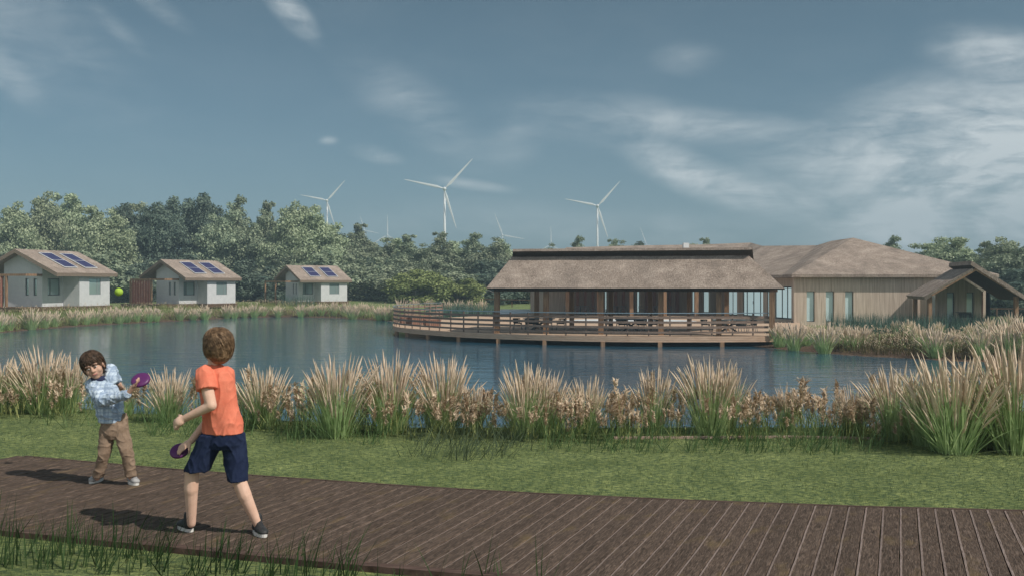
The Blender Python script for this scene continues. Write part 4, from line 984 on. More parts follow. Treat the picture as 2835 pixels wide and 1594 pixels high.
def clump(px, by, ty, label, group, near=True, z=None, wide=1.0, d=None):
    if z is None and d is None:
        if near: d = F*(ZC+0.035)/(by-HY)
        else:                                            # first ground hit along the pixel's ray
            ds = np.linspace(30, 100, 1400); hit = np.where(terrain((px-CX)/F*ds, ds) >= ZC-(by-HY)/F*ds)[0]
            d = float(ds[hit[0]]) if len(hit) else 70.0
    x = (px-CX)/F*d; z = tz(x, d) if z is None else z
    H = (ZC-(ty-HY)/F*d)-z; s = H/1.0
    lv, pl = random.choice(NEARC if near else FARC)
    t = tag(empty('plumed_grass', (x, d, z), random.uniform(0, 6.28), label, 'grass clump', group), kind='thing'); wd = wide*s
    t.scale = (wd, wd, s); link('leaves', lv, t); link('plumes', pl, t)
fg = [(-12,1142,962,1.0,'at the photo\'s left edge by the water'),(62,1140,975,0.9,'in front of the broad clump left of the small boy'),(120,1142,936,1.1,'broad and tall, left of the small boy'),(190,1142,960,0.95,'close behind the small boy\'s shoulder'),(345,1150,1042,1.0,'short, behind the small boy\'s frisbee'),(470,1166,998,1.05,'between the two boys'),(725,1182,985,1.05,'just right of the orange shirt'),
      (930,1208,950,1.1,'broad and fountain-like, second clump right of the orange shirt'),(1080,1196,952,1.0,'tall, left of the terrace\'s leftmost pile'),(1225,1190,958,1.0,'tall, below the terrace\'s curved end'),(1315,1196,1045,0.9,'short, sunk among brown reeds below the pavilion\'s left post'),(1455,1210,985,1.0,'below the pavilion\'s second post from the left'),(1510,1206,1000,0.95,'close beside the clump below the second pavilion post'),(1628,1196,1018,0.85,'narrow, below the third pavilion post'),
      (1812,1196,1002,0.95,'below the gap between third and fourth pavilion posts'),(1965,1200,958,1.05,'tallest of the middle row, below the pavilion\'s fifth post'),(2010,1196,985,0.85,'half hidden behind the tallest clump of the middle row'),(2182,1192,1046,0.8,'small and lone against the open water, right of the pavilion'),(2360,1200,1048,0.9,'small, at the left foot of the big clumps on the right'),(2480,1216,982,1.05,'leaning over the water beside the biggest right-hand clump'),
      (2560,1232,1000,0.9,'low, in front of the biggest right-hand clumps'),(2640,1250,934,1.15,'biggest fountain of leaves at the lawn\'s right end'),(2722,1238,958,1.0,'between the biggest clump and the photo\'s right edge'),(2815,1252,880,1.1,'tallest, at the photo\'s right edge')]
for px, by, ty, wd, lb in fg: clump(px, by, ty, 'tan-plumed grass clump '+lb, 'plumed grass clumps along the lawn edge', True, None, wd)
# far bank clumps: pixel x, base y, top y
region = {
 'on the bank below the cabin at the left edge': [(-5,915,850),(25,912,856),(85,910,838),(122,905,848),(150,902,850),(205,898,846),(238,896,848),(262,893,842)],
 'between the left and middle cabins': [(300,892,840),(330,893,838),(352,890,843),(378,888,838),(412,888,838),(432,887,842)],
 'on the bank below the middle cabin': [(498,884,836),(535,884,842),(567,882,832),(628,880,834),(648,879,836)],
 'between the middle and farthest cabins': [(676,878,838),(704,876,830),(730,872,838)],
 'on the bank below the farthest cabin': [(770,876,836),(833,876,832),(862,872,834),(890,870,828),(925,870,826)],
 'between the farthest cabin and the terrace railing': [(955,872,828),(976,884,830),(1000,872,828),(1022,874,832),(1050,886,836),(1072,884,834)],
 'behind the curved end of the terrace': [(1110,842,822),(1150,844,826),(1190,846,826),(1236,850,828),(1268,852,826),(1300,854,828),(1332,856,826)],
 'on the right bank beside the terrace\'s end': [(2158,958,880),(2198,968,876),(2232,954,882),(2282,976,878)],
 'on the right bank below the lodge windows': [(2330,960,884),(2362,966,888),(2392,960,890),(2150,935,890),(2250,940,892)],
 'on the right bank below the gabled porch': [(2520,930,874),(2552,965,880),(2590,988,892),(2640,970,900),(2480,920,878),(2600,930,880),(2685,940,884)],
 'on the right bank near the photo\'s edge': [(2720,990,884),(2760,965,872),(2792,988,868),(2822,960,862),(2848,990,852),(2740,935,866),(2800,925,850)]}
for rg, lst in region.items():
    lst = sorted(lst)
    for i, (px, by, ty) in enumerate(lst):
        if 'curved end' in rg: clump(px, None, ty-4, f'tan-plumed clump {rg}, {ORD[i]} from left', 'plumed grass clumps on the far banks', False, d=84+3*(i % 3))
        else: clump(px, by+2, ty+3, f'tan-plumed clump {rg}, {ORD[i]} from left', 'plumed grass clumps on the far banks', False, wide=1.15)
def reed_mesh(name, X, Y, Z, H, g, low=False, tass=1.0, stem='reed_stem'):
    n = len(X); base = np.stack([X,Y,Z], 1); az = g.uniform(0, 2*np.pi, n); lean = np.abs(g.normal(0, .16, n))
    V1, F1 = ribbons(base, az, lean, H, np.full(n, .006 if not low else .02), g.uniform(0, .3, n), 3 if not low else 2, g, 0.3)
    k = 3 if not low else 2
    bb = np.repeat(base, k, 0); hh = np.repeat(H, k); az2 = g.uniform(0, 2*np.pi, n*k)
    bb = bb+np.stack([np.zeros(n*k), np.zeros(n*k), hh*g.uniform(0, .45, n*k)], 1)
    V2, F2 = ribbons(bb, az2, g.uniform(.15, .7, n*k), hh*g.uniform(.3, .6, n*k), np.full(n*k, .010 if not low else .035), g.uniform(.2, 1.1, n*k), 3 if not low else 2, g, 0.8)
    am = lean+0.1; tip = base+np.stack([np.cos(az)*np.sin(am), np.sin(az)*np.sin(am), np.cos(am)], 1)*(H*0.97)[:,None]
    sel = g.random(n) < tass; tip = tip[sel]; hs = H[sel]; azt = az[sel]; nt_ = len(tip)
    kk = 30 if not low else 4
    tb = np.repeat(tip, kk, 0)+g.normal(0, .008 if not low else .03, (nt_*kk,3)); ta = np.repeat(azt, kk)+g.normal(0, .75, nt_*kk)
    size = np.repeat(np.clip(hs*(0.26 if low else 0.30), .085, .5), kk)
    tb[:,2] -= g.uniform(-.35, .75, nt_*kk)*size
    V3, F3 = ribbons(tb, ta, g.uniform(.1, .9, nt_*kk), size*g.uniform(.4, .85, nt_*kk), size*g.uniform(.10, .22, nt_*kk), g.uniform(.6, 2.2, nt_*kk), 3 if not low else 2, g, 0.85)
    V, Fq = join([(V1,F1),(V2,F2),(V3,F3)]); mi = np.concatenate([np.zeros(len(F1)+len(F2), int), np.ones(len(F3), int)])
    return npmesh(name, V, Fq, None, mats=[M[stem], M['tassel']], mi=mi)
g = np.random.default_rng(11)
# brown reeds along the lawn edge
pts = []
dens = [(0,200,75),(0,420,55),(180,560,60),(640,860,75),(800,1010,55),(960,1420,140),(1180,1500,60),(1480,1640,60),(1640,1760,55),(1700,2100,90),(2050,2420,140),(2380,2835,170)]
for a, b, n in dens:
    for _ in range(n):
        px = g.uniform(a, b); by = np.interp(px, [0,350,600,760,1100,1500,1900,2300,2500,2835],[1146,1152,1168,1186,1200,1216,1214,1206,1222,1240])+g.uniform(-34, 14)
        d = F*(ZC+0.035)/(by-HY) if by < 1300 else 8; d = min(d, 14.4)
        if 285 < px < 350: continue
        x = (px-CX)/F*d; pts.append((x, d))
pts = np.array(pts); Z = terrain(pts[:,0], pts[:,1]); H = g.uniform(.20, .44, len(pts))*np.where(g.random(len(pts)) < .12, 1.35, 1.0)-Z*0.35
tag(link('reeds', reed_mesh('reeds', pts[:,0], pts[:,1], Z-0.02, H, g, False, 0.8)), 'brown tasselled reeds massed along the near water\'s edge', 'reeds', 'reeds', kind='stuff')
# far reeds, left bank and right bank
def bank_pts(pxr, lo, hi, n):
    out = []
    while len(out) < n:
        px = g.uniform(*pxr); k = (px-CX)/F
        ys = np.linspace(36, 112, 160); sd_ = lake_sd(k*ys, ys); land = np.where(sd_ > 0)[0]
        land = [i for i in land if i > 0 and (sd_[:i] < 0).any()]
        if not land: continue
        y0 = ys[land[0]]; y = y0+lo+(hi-lo)*g.random()**1.2; out.append((k*y, y))
    return np.array(out)
bp_ = bank_pts((-40,1090), 0.3, 7.5, 5200); Z = terrain(bp_[:,0], bp_[:,1]); H = g.uniform(.35, .75, len(bp_))
tag(link('reeds', reed_mesh('reeds', bp_[:,0], bp_[:,1], Z-0.05, H, g, True, 0.55)), 'low green and brown reeds fringing the far left bank', 'reeds', 'reeds', kind='stuff')
bp_ = bank_pts((2260,2900), 0.5, 7.0, 1900); Z = terrain(bp_[:,0], bp_[:,1]); H = g.uniform(.4, .85, len(bp_))
tag(link('reeds', reed_mesh('reeds', bp_[:,0], bp_[:,1], Z-0.05, H, g, True, 0.75, 'reed_brown')), 'low brown reeds fringing the right bank below the lodge', 'reeds', 'reeds', kind='stuff')
def rushes(name, X, Y, hlo, hhi, label, wd=.02):
    n = len(X); Z = terrain(X, Y); V, Fq = ribbons(np.stack([X,Y,Z], 1), g.uniform(0, 6.28, n), np.abs(g.normal(0, .14, n)), g.uniform(hlo, hhi, n), np.full(n, wd), g.uniform(0, .3, n), 2, g, .8)
    tag(link(name, npmesh(name, V, Fq, M['blue_blade'])), label, 'rushes', kind='stuff')
rushes('rushes', g.uniform(20, 33, 2600), g.uniform(55, 61, 2600), .7, 1.25, 'blue-green rushes in front of the lodge walls', .035)
k = g.uniform(770, 870, 200); dd = g.uniform(98, 101, 200); rushes('rushes', (k-CX)/F*dd, dd, .8, 1.5, 'blue-green rushes before the steps of the farthest cabin', .05)
k = g.uniform(1180, 1370, 1300); dd = g.uniform(80, 88, 1300); rushes('rushes', (k-CX)/F*dd, dd, .8, 1.4, 'blue-green rushes behind the curved end of the terrace', .05)
# loose long grass: dark tufts by the boardwalk, green tufts drooping over the lawn edge
def tufts(areas, hmin, hmax, wd, lean0, mt, label, tuft=7):
    B = []
    for (x0, x1, y0, y1, n) in areas:
        for _ in range(n):
            px, py = g.uniform(x0, x1), g.uniform(y0, y1)
            if callable(y0): pass
            p = P(px, py, -0.035)
            for _ in range(int(g.integers(3, tuft+1))): B.append((p.x+g.normal()*0.035, p.y+g.normal()*0.03, -0.045))
    B = np.array(B); n = len(B); az = np.where(g.random(n) < .72, g.normal(0.1, .7, n), g.uniform(0, 6.28, n))
    V, Fq = ribbons(B, az, np.abs(g.normal(lean0, .25, n)), g.uniform(hmin, hmax, n), g.uniform(.6, 1.3, n)*wd, g.uniform(-.1, .55, n), 5, g, .9)
    tag(link('long_grass', npmesh('long_grass', V, Fq, mt)), label, 'long grass', kind='stuff')
ar = []
for x0 in range(-20, 1500, 60):
    y = np.interp(x0, [0,300,900,1188,1486],[1474,1506,1564,1588,1612])
    n = 9 if x0 < 420 else (6 if x0 < 980 else 1)
    ar.append((x0, x0+60, y, y+95, n))
tufts(ar, .10, .36, .0085, .30, M['dark_blade'], 'dark long grass blades standing along the near side of the boardwalk', 6)
tufts([(60,420,1150,1190,26),(400,720,1165,1215,80),(740,1060,1195,1235,60),(1500,1700,1205,1250,40)], .16, .46, .008, .5, M['mid_blade'], 'loose green grass blades drooping over the lawn edge behind the boys', 6)
tufts([(1120,1420,1205,1275,80),(1380,1500,1205,1245,18)], .16, .46, .008, .60, M['grey_blade'], 'grey-green grass blades drooping over the lawn edge below the pavilion', 6)
tufts([(1680,2440,1200,1258,170)], .16, .46, .008, .5, M['mid_blade'], 'fresh green grass blades along the lawn edge below the lodge', 6)
# short lawn blades
n = 90000; lp = np.stack([g.uniform(0, 1, n), g.uniform(0, 1, n)], 1)
Yd = 4.6+8.2*lp[:,0]**0.8; Xd = (lp[:,1]-0.5)*1.16*Yd*1.0+0.0
ss = np.array([st(Vector((x, y))) for x, y in zip(Xd, Yd)]); inside = (ss[:,1] < np.interp(ss[:,0], U[:,0], U[:,1])+0.05) & (ss[:,1] > np.interp(ss[:,0], Lw[:,0], Lw[:,1])-0.10)
Xd, Yd = Xd[~inside], Yd[~inside]; n = len(Xd); Z = terrain(Xd, Yd)
V, Fq = ribbons(np.stack([Xd,Yd,Z-0.004], 1), g.uniform(0, 6.28, n), np.abs(g.normal(.55, .35, n)), g.uniform(.018, .045, n), g.uniform(.003, .006, n), g.uniform(0, .8, n), 1, g, .9)
tag(link('grass', npmesh('grass', V, Fq, M['lawn_blade'])), 'short mown grass of the lawn on both sides of the boardwalk', 'grass', kind='stuff')
# timber edging between lawn and water
eg = empty('lawn_edging', (0,0,0), 0, 'low pinkish timber edging at the lawn\'s end behind the drooping grass', 'edging')
m = MB(); prev = None
M['pink'] = mat('pinkish_timber', (0.32,0.22,0.18), (0.46,0.34,0.28), 5, (0.6,4,1), 0.8, 0.3, 20, 0.005)
for px in range(1700, 2561, 60):
    p = P(px, np.interp(px, [1700,2200,2560],[1212,1209,1216]), -0.03)
    if prev is not None: m.bar(prev, p, 0.06, 0.03)
    prev = p
m.build('board', M['pink'], eg)
# ------------------------------------------------------------------ the two boys
M['skin'] = mat('skin', (0.66,0.41,0.30), (0.74,0.49,0.375), 14, rough=0.6, spec=0.25)
M['skin_face'] = mat('skin_face', (0.50,0.30,0.215), (0.58,0.36,0.265), 14, rough=0.6, spec=0.25)
M['lips'] = mat('lips', (0.42,0.16,0.14), rough=0.5)
M['eye'] = mat('eye_dark', (0.03,0.02,0.016), rough=0.25)
M['eye_white'] = mat('eye_white', (0.55,0.53,0.5), rough=0.35)
M['orange'] = mat('orange_cotton', (0.72,0.19,0.115), (0.80,0.24,0.15), 12, rough=0.9, bump=0.4, bscale=9, bdist=0.02, spec=0.1)
M['navy'] = mat('navy_shorts', (0.012,0.018,0.045), (0.022,0.032,0.07), 10, rough=0.9, bump=0.4, bscale=9, bdist=0.02, spec=0.1)
M['lightblue'] = mat('light_blue_jacket', (0.42,0.52,0.63), (0.66,0.74,0.82), 12, rough=0.9, bump=0.5, bscale=12, bdist=0.02, spec=0.1)
def plaid(m):
    n = m.node_tree; b = n.nodes['Principled BSDF']; src = b.inputs['Base Color'].links[0].from_socket; tc = n.nodes.new('ShaderNodeTexCoord'); f = None
    for d, sc_ in (('X', 26), ('Z', 26), ('X', 61), ('Z', 61)):
        wv = n.nodes.new('ShaderNodeTexWave'); wv.bands_direction = d; wv.inputs['Scale'].default_value = sc_/6.28; wv.inputs['Distortion'].default_value = 1.5; wv.inputs['Detail Scale'].default_value = 2
        n.links.new(tc.outputs['Object'], wv.inputs[0]); q = ramp(n, wv.outputs['Fac'], [(0.62, 0.0), (0.85, 0.34)]).outputs[0]
        f = q if f is None else mth(n, 'ADD', f, q)
    n.links.new(mixc(n, mth(n, 'MINIMUM', f, 0.7), src, (0.20,0.27,0.40)), b.inputs['Base Color'])
plaid(M['lightblue'])
M['collar'] = mat('navy_collar', (0.025,0.03,0.075), rough=0.9)
M['khaki'] = mat('brown_trousers', (0.21,0.145,0.10), (0.30,0.215,0.155), 10, rough=0.9, bump=0.4, bscale=10, bdist=0.02, spec=0.1)
M['shoe'] = mat('dark_shoe', (0.025,0.025,0.027), (0.05,0.05,0.05), 20, rough=0.6)
M['shoe_grey'] = mat('grey_shoe', (0.26,0.25,0.25), (0.45,0.44,0.43), 20, rough=0.8)
M['sole'] = mat('white_sole', (0.72,0.70,0.66), rough=0.6)
M['hair_brown'] = mat('sandy_hair', (0.095,0.055,0.03), (0.30,0.19,0.108), 40, (1,1,1), 0.55, 0.5, 60, 0.008, lo=0.38, hi=0.66)
M['hair_dark'] = mat('dark_brown_hair', (0.035,0.022,0.014), (0.14,0.085,0.055), 40, (1,1,1), 0.5, 0.5, 60, 0.008, lo=0.38, hi=0.66)
M['frisbee'] = mat('purple_plastic', (0.095,0.02,0.10), (0.125,0.027,0.13), 3, rough=0.4, spec=0.4)
M['ball'] = mat('tennis_felt', (0.30,0.47,0.05), (0.42,0.60,0.09), 60, rough=1.0, bump=0.5, bscale=120, bdist=0.004)
def fuse(name, m, mt, parent, vox=0.006, smooth=5, fold=0.0, fscale=9.0, seed=0.0, stretch=(1,1,0.5)):
    """union of the overlapping shapes in m as ONE continuous surface, smoothed; fold adds cloth-like creases"""
    me = m.mesh(name+'_src', mt); o = bpy.data.objects.new(name, me); COL.objects.link(o)
    r = o.modifiers.new('r', 'REMESH'); r.mode = 'VOXEL'; r.voxel_size = vox
    s = o.modifiers.new('s', 'SMOOTH'); s.factor = 0.5; s.iterations = smooth
    dg = bpy.context.evaluated_depsgraph_get(); out = bpy.data.meshes.new_from_object(o.evaluated_get(dg)); out.name = name
    o.modifiers.clear(); o.data = out
    if fold:
        n = len(out.vertices); co = np.empty(n*3, np.float32); no = np.empty(n*3, np.float32)
        out.vertices.foreach_get('co', co); out.vertices.foreach_get('normal', no); co = co.reshape(-1,3); no = no.reshape(-1,3)
        dsp = np.array([(1-abs(mnoise.noise(Vector((p[0]*fscale*stretch[0]+seed, p[1]*fscale*stretch[1], p[2]*fscale*stretch[2]+p[0]*fscale*0.6)))))**7 + 0.45*(1-abs(mnoise.noise(Vector((p[0]*fscale*1.9+seed, p[1]*fscale*1.9, p[2]*fscale*1.2-p[0]*fscale)))))**7 for p in co])
        out.vertices.foreach_set('co', (co+no*((dsp-0.35)*fold)[:,None]).ravel())
    if not out.materials: out.materials.append(mt)
    out.polygons.foreach_set('use_smooth', [True]*len(out.polygons)); out.update()
    o.parent = parent; return o
def basis(fwd, up):
    f = Vector(fwd).normalized(); u = Vector(up); u = (u-f*u.dot(f)).normalized(); r = f.cross(u)
    return Matrix((r, f, u)).transposed()               # columns: right, forward, up
def head_shapes(m, c, B, s):
    E = lambda p, r: m.ell(c+B @ (Vector(p)*s), (r[0]*s, r[1]*s, r[2]*s), B)
    E((0,-.012,.022), (.074,.092,.086)); E((0,.022,-.035), (.060,.068,.070)); E((0,.050,-.082), (.030,.028,.022))
    for q in (-1, 1):
        E((q*.034,.052,-.030), (.030,.030,.030)); E((q*.077,-.008,-.018), (.010,.020,.031)); E((q*.030,.070,.024), (.024,.016,.010))
        E((q*.012,.090,-.026), (.009,.009,.007))
    m.cap(c+B @ Vector((0,.082,.010))*s, c+B @ Vector((0,.100,-.022))*s, .009*s, .012*s)
    E((0,.080,-.052), (.022,.013,.010))
def face_bits(c, B, s, par):
    for q in (-1, 1):
        e = MB().ell(c+B @ (Vector((q*.030,.082,.004))*s), (.0125*s,.007*s,.0065*s), B, 12, 8).build('eye', M['eye_white'], par, True)
        MB().ell(c+B @ (Vector((q*.030,.0875,.004))*s), (.0062*s,.0035*s,.0062*s), B, 10, 6).build('iris', M['eye'], e, True)
        MB().tube([c+B @ (Vector(p)*s) for p in ((q*.014,.0905,.021),(q*.030,.0890,.026),(q*.048,.078,.021))], [.003*s,.004*s,.002*s], 6).build('eyebrow', M['hair_dark'], par, True)
    MB().tube([c+B @ (Vector(p)*s) for p in ((-.024,.078,-.049),(-.012,.0895,-.054),(0,.0925,-.055),(.012,.0895,-.054),(.024,.078,-.049))], [.002*s,.005*s,.0058*s,.005*s,.002*s], 8).build('mouth', M['lips'], par, True)
def hair_shape(c, B, s, mt, par, seed, fringe, flow):
    g = random.Random(seed); m = MB()
    m.ell(c+B @ (Vector((0,-.021,.036))*s), (.0855*s,.0985*s,.0875*s), B); m.ell(c+B @ (Vector((0,-.042,.000))*s), (.083*s,.074*s,.100*s), B)
    def sp(th, ph, r=1.0):
        k = math.cos(th); q = max(math.sin(th), 0.0); low = max(-k, 0)
        return Vector((.087*q*math.cos(ph)*r*(1+.12*low), -.020+.099*q*math.sin(ph)*r, .036+(.088*k if k > 0 else .135*k)*r))
    for i in range(620):
        ph = g.uniform(0, 2*math.pi); th = g.uniform(0.02, 1.95)
        front = math.sin(ph) > 0.30
        if front and th > fringe: continue
        L_ = g.uniform(.3, .6); ph2 = ph+flow*g.uniform(.30, .40)
        a = sp(th, ph, 1.0); b = sp(th+L_*.5, (ph+ph2)/2, 1.03); d = sp(min(th+L_, 2.35), ph2, 1.0+g.uniform(0, .035))
        m.tube([c+B @ (v*s) for v in (a, b, d)], [.0030*s,.0042*s,.0016*s], 5)
    cap_ = fuse('hair', m, mt, par, 0.0024, 4)
    k = MB()
    for i in range(1500):
        ph = g.uniform(0, 2*math.pi); th = g.uniform(0.02, 1.9); front = math.sin(ph) > 0.30
        if front and th > fringe: continue
        L_ = g.uniform(.3, .65); ph2 = ph+flow*g.uniform(.25, .42); lift = g.uniform(1.035, 1.075)
        p = [c+B @ (v*s) for v in (sp(th, ph, 1.03), sp(th+L_*.4, ph+(ph2-ph)*.4, lift), sp(min(th+L_*.8, 2.3), ph+(ph2-ph)*.8, lift), sp(min(th+L_, 2.42), ph2, lift+g.uniform(-.01, .05)))]
        k.tube(p, [.0009*s,.0013*s,.0011*s,.0004*s], 3, cap=False)
    k.build('strands', mt, cap_, True)
    return cap_
def hand_shapes(m, wrist, palm_dir, palm_n, s, curls, thumb=0.7, side=1, thick=.014):
    """palm plus four unequal bent fingers and a thumb; palm_n points out of the palm, fingers curl towards it"""
    d = Vector(palm_dir).normalized(); nn = Vector(palm_n); nn = (nn-d*nn.dot(d)).normalized(); w = d.cross(nn)*side
    pc = wrist+d*.034*s
    m.ell(pc, (.031*s,.036*s,thick*s), Matrix((w, d, nn)).transposed(), 14, 8); m.cap(wrist-d*.012*s, pc, .019*s, .020*s)
    for i, (off, ln) in enumerate(((-.024,.052),(-.008,.060),(.008,.057),(.023,.045))):
        p = pc+w*off*s+d*.026*s; q = p; a = curls[i]*0.35; r = .0083*s
        for k in range(3):
            L_ = ln*s*(.42,.33,.27)[k]; v = d*math.cos(a)+nn*math.sin(a); e = q+v*L_
            m.cap(q, e, r, r*.9, 10); q = e; r *= .9; a += curls[i]*(1.0, .8, .6)[k]
    p = pc-w*.024*s-d*.012*s; v = (-w*.75+d*.55+nn*.25).normalized(); e = p+v*.028*s; m.cap(p, e, .0105*s, .009*s, 10)
    v2 = (v*.5+nn*thumb+d*.5).normalized(); m.cap(e, e+v2*.026*s, .009*s, .0075*s, 10)
def shoe(par, heel, dirv, ln, h, mu, s=1.0):
    d = Vector((dirv[0], dirv[1], 0)).normalized(); w = Vector((-d.y, d.x, 0)); hl = Vector((heel[0], heel[1], 0.0))
    m = MB(); B = Matrix((w, d, Vector((0,0,1)))).transposed(); P_ = lambda a, b, c: hl+d*a+w*b+Vector((0,0,c))
    m.ell(P_(ln*.20,0,.042), (.033*s,.046*s,.036), B); m.ell(P_(ln*.55,0,.036), (.036*s,.070*s,.030), B); m.ell(P_(ln*.78,.002,.030), (.036*s,.050*s,.024), B)
    m.cap(P_(ln*.22,0,.05), P_(ln*.26,0,h), .034*s, .031*s); m.cap(P_(ln*.32,0,.072), P_(ln*.62,0,.052), .026*s, .020*s)
    for k in range(4): m.cap(P_(ln*(.40+.07*k),-.018,.083-.007*k), P_(ln*(.40+.07*k),.018,.083-.007*k), .0045, .0045, 6)
    so = fuse('shoe', m, mu, par, .0055, 3)
    k = MB(); rings = []
    n = 22; out = []
    for i in range(n):
        a = 2*math.pi*i/n; x = math.cos(a)*.040*s*(1.0-.12*(math.sin(a) < 0)); y = ln*.5+math.sin(a)*ln*.535; out.append(P_(y, x, 0))
    k.prism([p+Vector((0,0,.001)) for p in out], (0,0,.021)); k.build('sole', M['sole'], so)
    return so
def disc(c, nrm, r, label, group):
    f = MB(); prof = [(0.0,.012),(.30,.013),(.62,.012),(.84,.009),(.95,.003),(1.0,-.006),(.985,-.016),(.94,-.016),(.92,-.004),(.80,.004),(.5,.007),(0.0,.008)]
    n = 40; vs = []; fs = []; B = basis(Vector((1,0,0)) if abs(Vector(nrm).x) < .9 else Vector((0,1,0)), nrm)
    for a, z in prof:
        for k in range(n):
            t = 2*math.pi*k/n; vs.append(Vector(c)+B @ Vector((a*r*math.cos(t), a*r*math.sin(t), z*r/.075*0.9)))
    for i in range(len(prof)-1):
        for k in range(n): fs.append((i*n+k, (i+1)*n+k, (i+1)*n+(k+1) % n, i*n+(k+1) % n))
    f.add(vs, fs); return tag(f.build('frisbee', M['frisbee'], None, True), label, 'frisbee', group)

# older boy, seen from behind: orange T-shirt, navy shorts
D1_ = 6.21
def J(cx, cy, dd=0.0): return PD(180+cx/2.263, 860+cy/2.263, D1_+dd)
Z3 = lambda p, z: Vector((p.x, p.y, z))
kid = empty('person', Z3(J(985,1380), 0), 0, 'boy seen from behind in an orange T-shirt and navy shorts, throwing a purple disc', 'person')
kid_o = kid.location.copy()
def shift(m): m.v = [tuple(Vector(v)-kid_o) for v in m.v]; return m
class KB(MB):                                            # shapes given in world space, stored relative to the figure's base
    def mesh(s, name, mats, smooth=False): shift(s); return _MB.mesh(s, name, mats, smooth)
_MB = MB; MB = KB
b = MB(); hc = J(953,232,0.0); HB = basis((-0.62,0.78,-0.05), (0.03,0.0,1)); hs1 = 1.05
head_shapes(b, hc, HB, hs1)
b.cap(J(945,285,.0), J(934,360,.0), .044, .048)
YW = R(-24)
b.loft([(J(985,780),.088,.064,YW),(J(978,700),.105,.074,YW),(J(962,600),.102,.070,YW),(J(950,500),.106,.074,YW),(J(945,435),.108,.070,YW),(J(940,385),.082,.056,YW),(J(936,345),.046,.044,YW)])
sL, eL_, wL = J(872,402,-.10), J(916,592,-.16), J(752,672,-.13)
b.cap(sL, eL_, .044, .036); b.cap(eL_, wL, .036, .024); hand_shapes(b, wL, J(705,696,-.12)-J(745,674,-.125), (0.35,0.75,-0.55), 1.2, (1.7,1.75,1.8,1.75), 0.9, 1, .022)
sR, eR_, wR = J(1020,405,.09), J(915,665,.13), J(792,812,.04)
b.cap(sR, eR_, .044, .034); b.cap(eR_, wR, .034, .023); fr_c = J(716,866,.055)
hand_shapes(b, wR, J(722,860,.02)-J(790,812,.04), (-0.2,0.6,-1), 1.02, (.3,.25,.3,.4), 0.8, -1)
for hip, kn, an, sh in ((J(915,800,-.02), J(795,1005,-.03), J(792,1330,0), -1), (J(1060,800,.02), J(1090,1060,-.03), J(1207,1335,-.01), 1)):
    b.cap(hip, kn, .050, .046); cal = kn.lerp(an, .35); b.cap(kn, cal+Vector((0,-.012,0)), .047, .046); b.cap(cal+Vector((0,-.010,0)), an, .044, .029)
fuse('body', b, M['skin'], kid, .0055, 3)
sh = MB()
sh.loft([(J(987,762),.149,.108,YW),(J(985,700),.143,.104,YW),(J(972,600),.130,.097,YW),(J(957,500),.128,.094,YW),(J(947,430),.131,.090,YW),(J(942,385),.112,.074,YW),(J(938,352),.068,.056,YW),(J(936,338),.052,.050,YW)], 32)
sh.cap(J(876,392,-.085), J(874,420,-.105), .058, .060); sh.tube([J(876,398,-.09), J(884,445,-.115), J(890,492,-.13)], [.056,.061,.065], 18)
sh.cap(J(1015,398,.08), J(1000,470,.105), .056, .060)
fuse('t_shirt', sh, M['orange'], kid, .005, 3, .0085, 8.0, 2.0, (1.3,1.3,0.6))
st_ = MB()
st_.loft([(J(986,746),.140,.105,YW),(J(985,790),.147,.110,YW),(J(982,830),.148,.110,YW),(J(978,858),.135,.10,YW)], 30)
st_.loft([(J(925,770,-.01),.082,.094,0),(J(900,840,-.01),.088,.094,0),(J(866,915,-.02),.084,.090,0),(J(828,1000,-.03),.082,.088,0)], 24)
st_.loft([(J(1050,770,.01),.080,.094,0),(J(1058,850,.01),.082,.092,0),(J(1070,950,0),.074,.084,0),(J(1080,1062,-.02),.066,.080,0)], 24)
fuse('shorts', st_, M['navy'], kid, .005, 3, .008, 9.0, 5.0, (1.3,1.3,0.7))
hair_shape(hc, HB, hs1*1.03, M['hair_brown'], kid, 4, 0.9, 0.9)
face_bits(hc, HB, hs1, kid)
def foot_at(px, py): return PD(px, py, F*ZC/(py-HY))
hL = foot_at(180+790/2.263, 860+1378/2.263); hR = foot_at(180+1205/2.263, 860+1385/2.263)
shoe(kid, hL+Vector((0.012,-0.03,0)), (-0.55,0.62), .185, .105, M['shoe']); shoe(kid, hR+Vector((-0.02,0.02,0)), (0.42,-0.62), .185, .105, M['shoe'])
MB = _MB
disc(fr_c+Vector((-.004,.012,-.008)), (-0.30,-0.60,0.74), .064, 'purple throwing disc held low by the boy in the orange shirt', 'purple throwing discs')

# younger boy, facing us: light blue jacket, brown trousers
D2_ = 7.74
def J(cx, cy, dd=0.0): return PD(180+cx/2.263, 860+cy/2.263, D2_+dd)
kid = empty('person', Z3(J(310,1080), 0), 0, 'small boy in a light blue jacket and brown trousers, leaning back with a purple disc', 'person')
kid_o = kid.location.copy(); MB = KB
b = MB(); hc = J(178,345,-.03); HB = basis((0.28,-0.94,-0.16), (-0.40,0.05,0.92)); hs2 = 0.98
head_shapes(b, hc, HB, hs2)
b.cap(J(195,400,0), J(222,450,0.01), .040, .044)
YW = R(8)
b.loft([(J(300,740),.066,.052,YW),(J(283,640),.078,.060,YW),(J(266,560),.080,.062,YW),(J(240,480),.080,.058,YW),(J(220,445),.066,.048,YW),(J(212,425),.036,.036,YW)])
s1, e1, w1 = J(165,470,-.03), J(232,566,-.15), J(392,520,-.19)
b.cap(s1, e1, .036, .031); b.cap(e1, w1, .029, .020); b.cap(w1, J(422,480,-.20), .021, .019)
hand_shapes(b, J(422,480,-.20), J(462,440,-.21)-J(422,480,-.20), (0.25,-0.15,0.9), 0.86, (.45,.4,.45,.55), .9, 1)
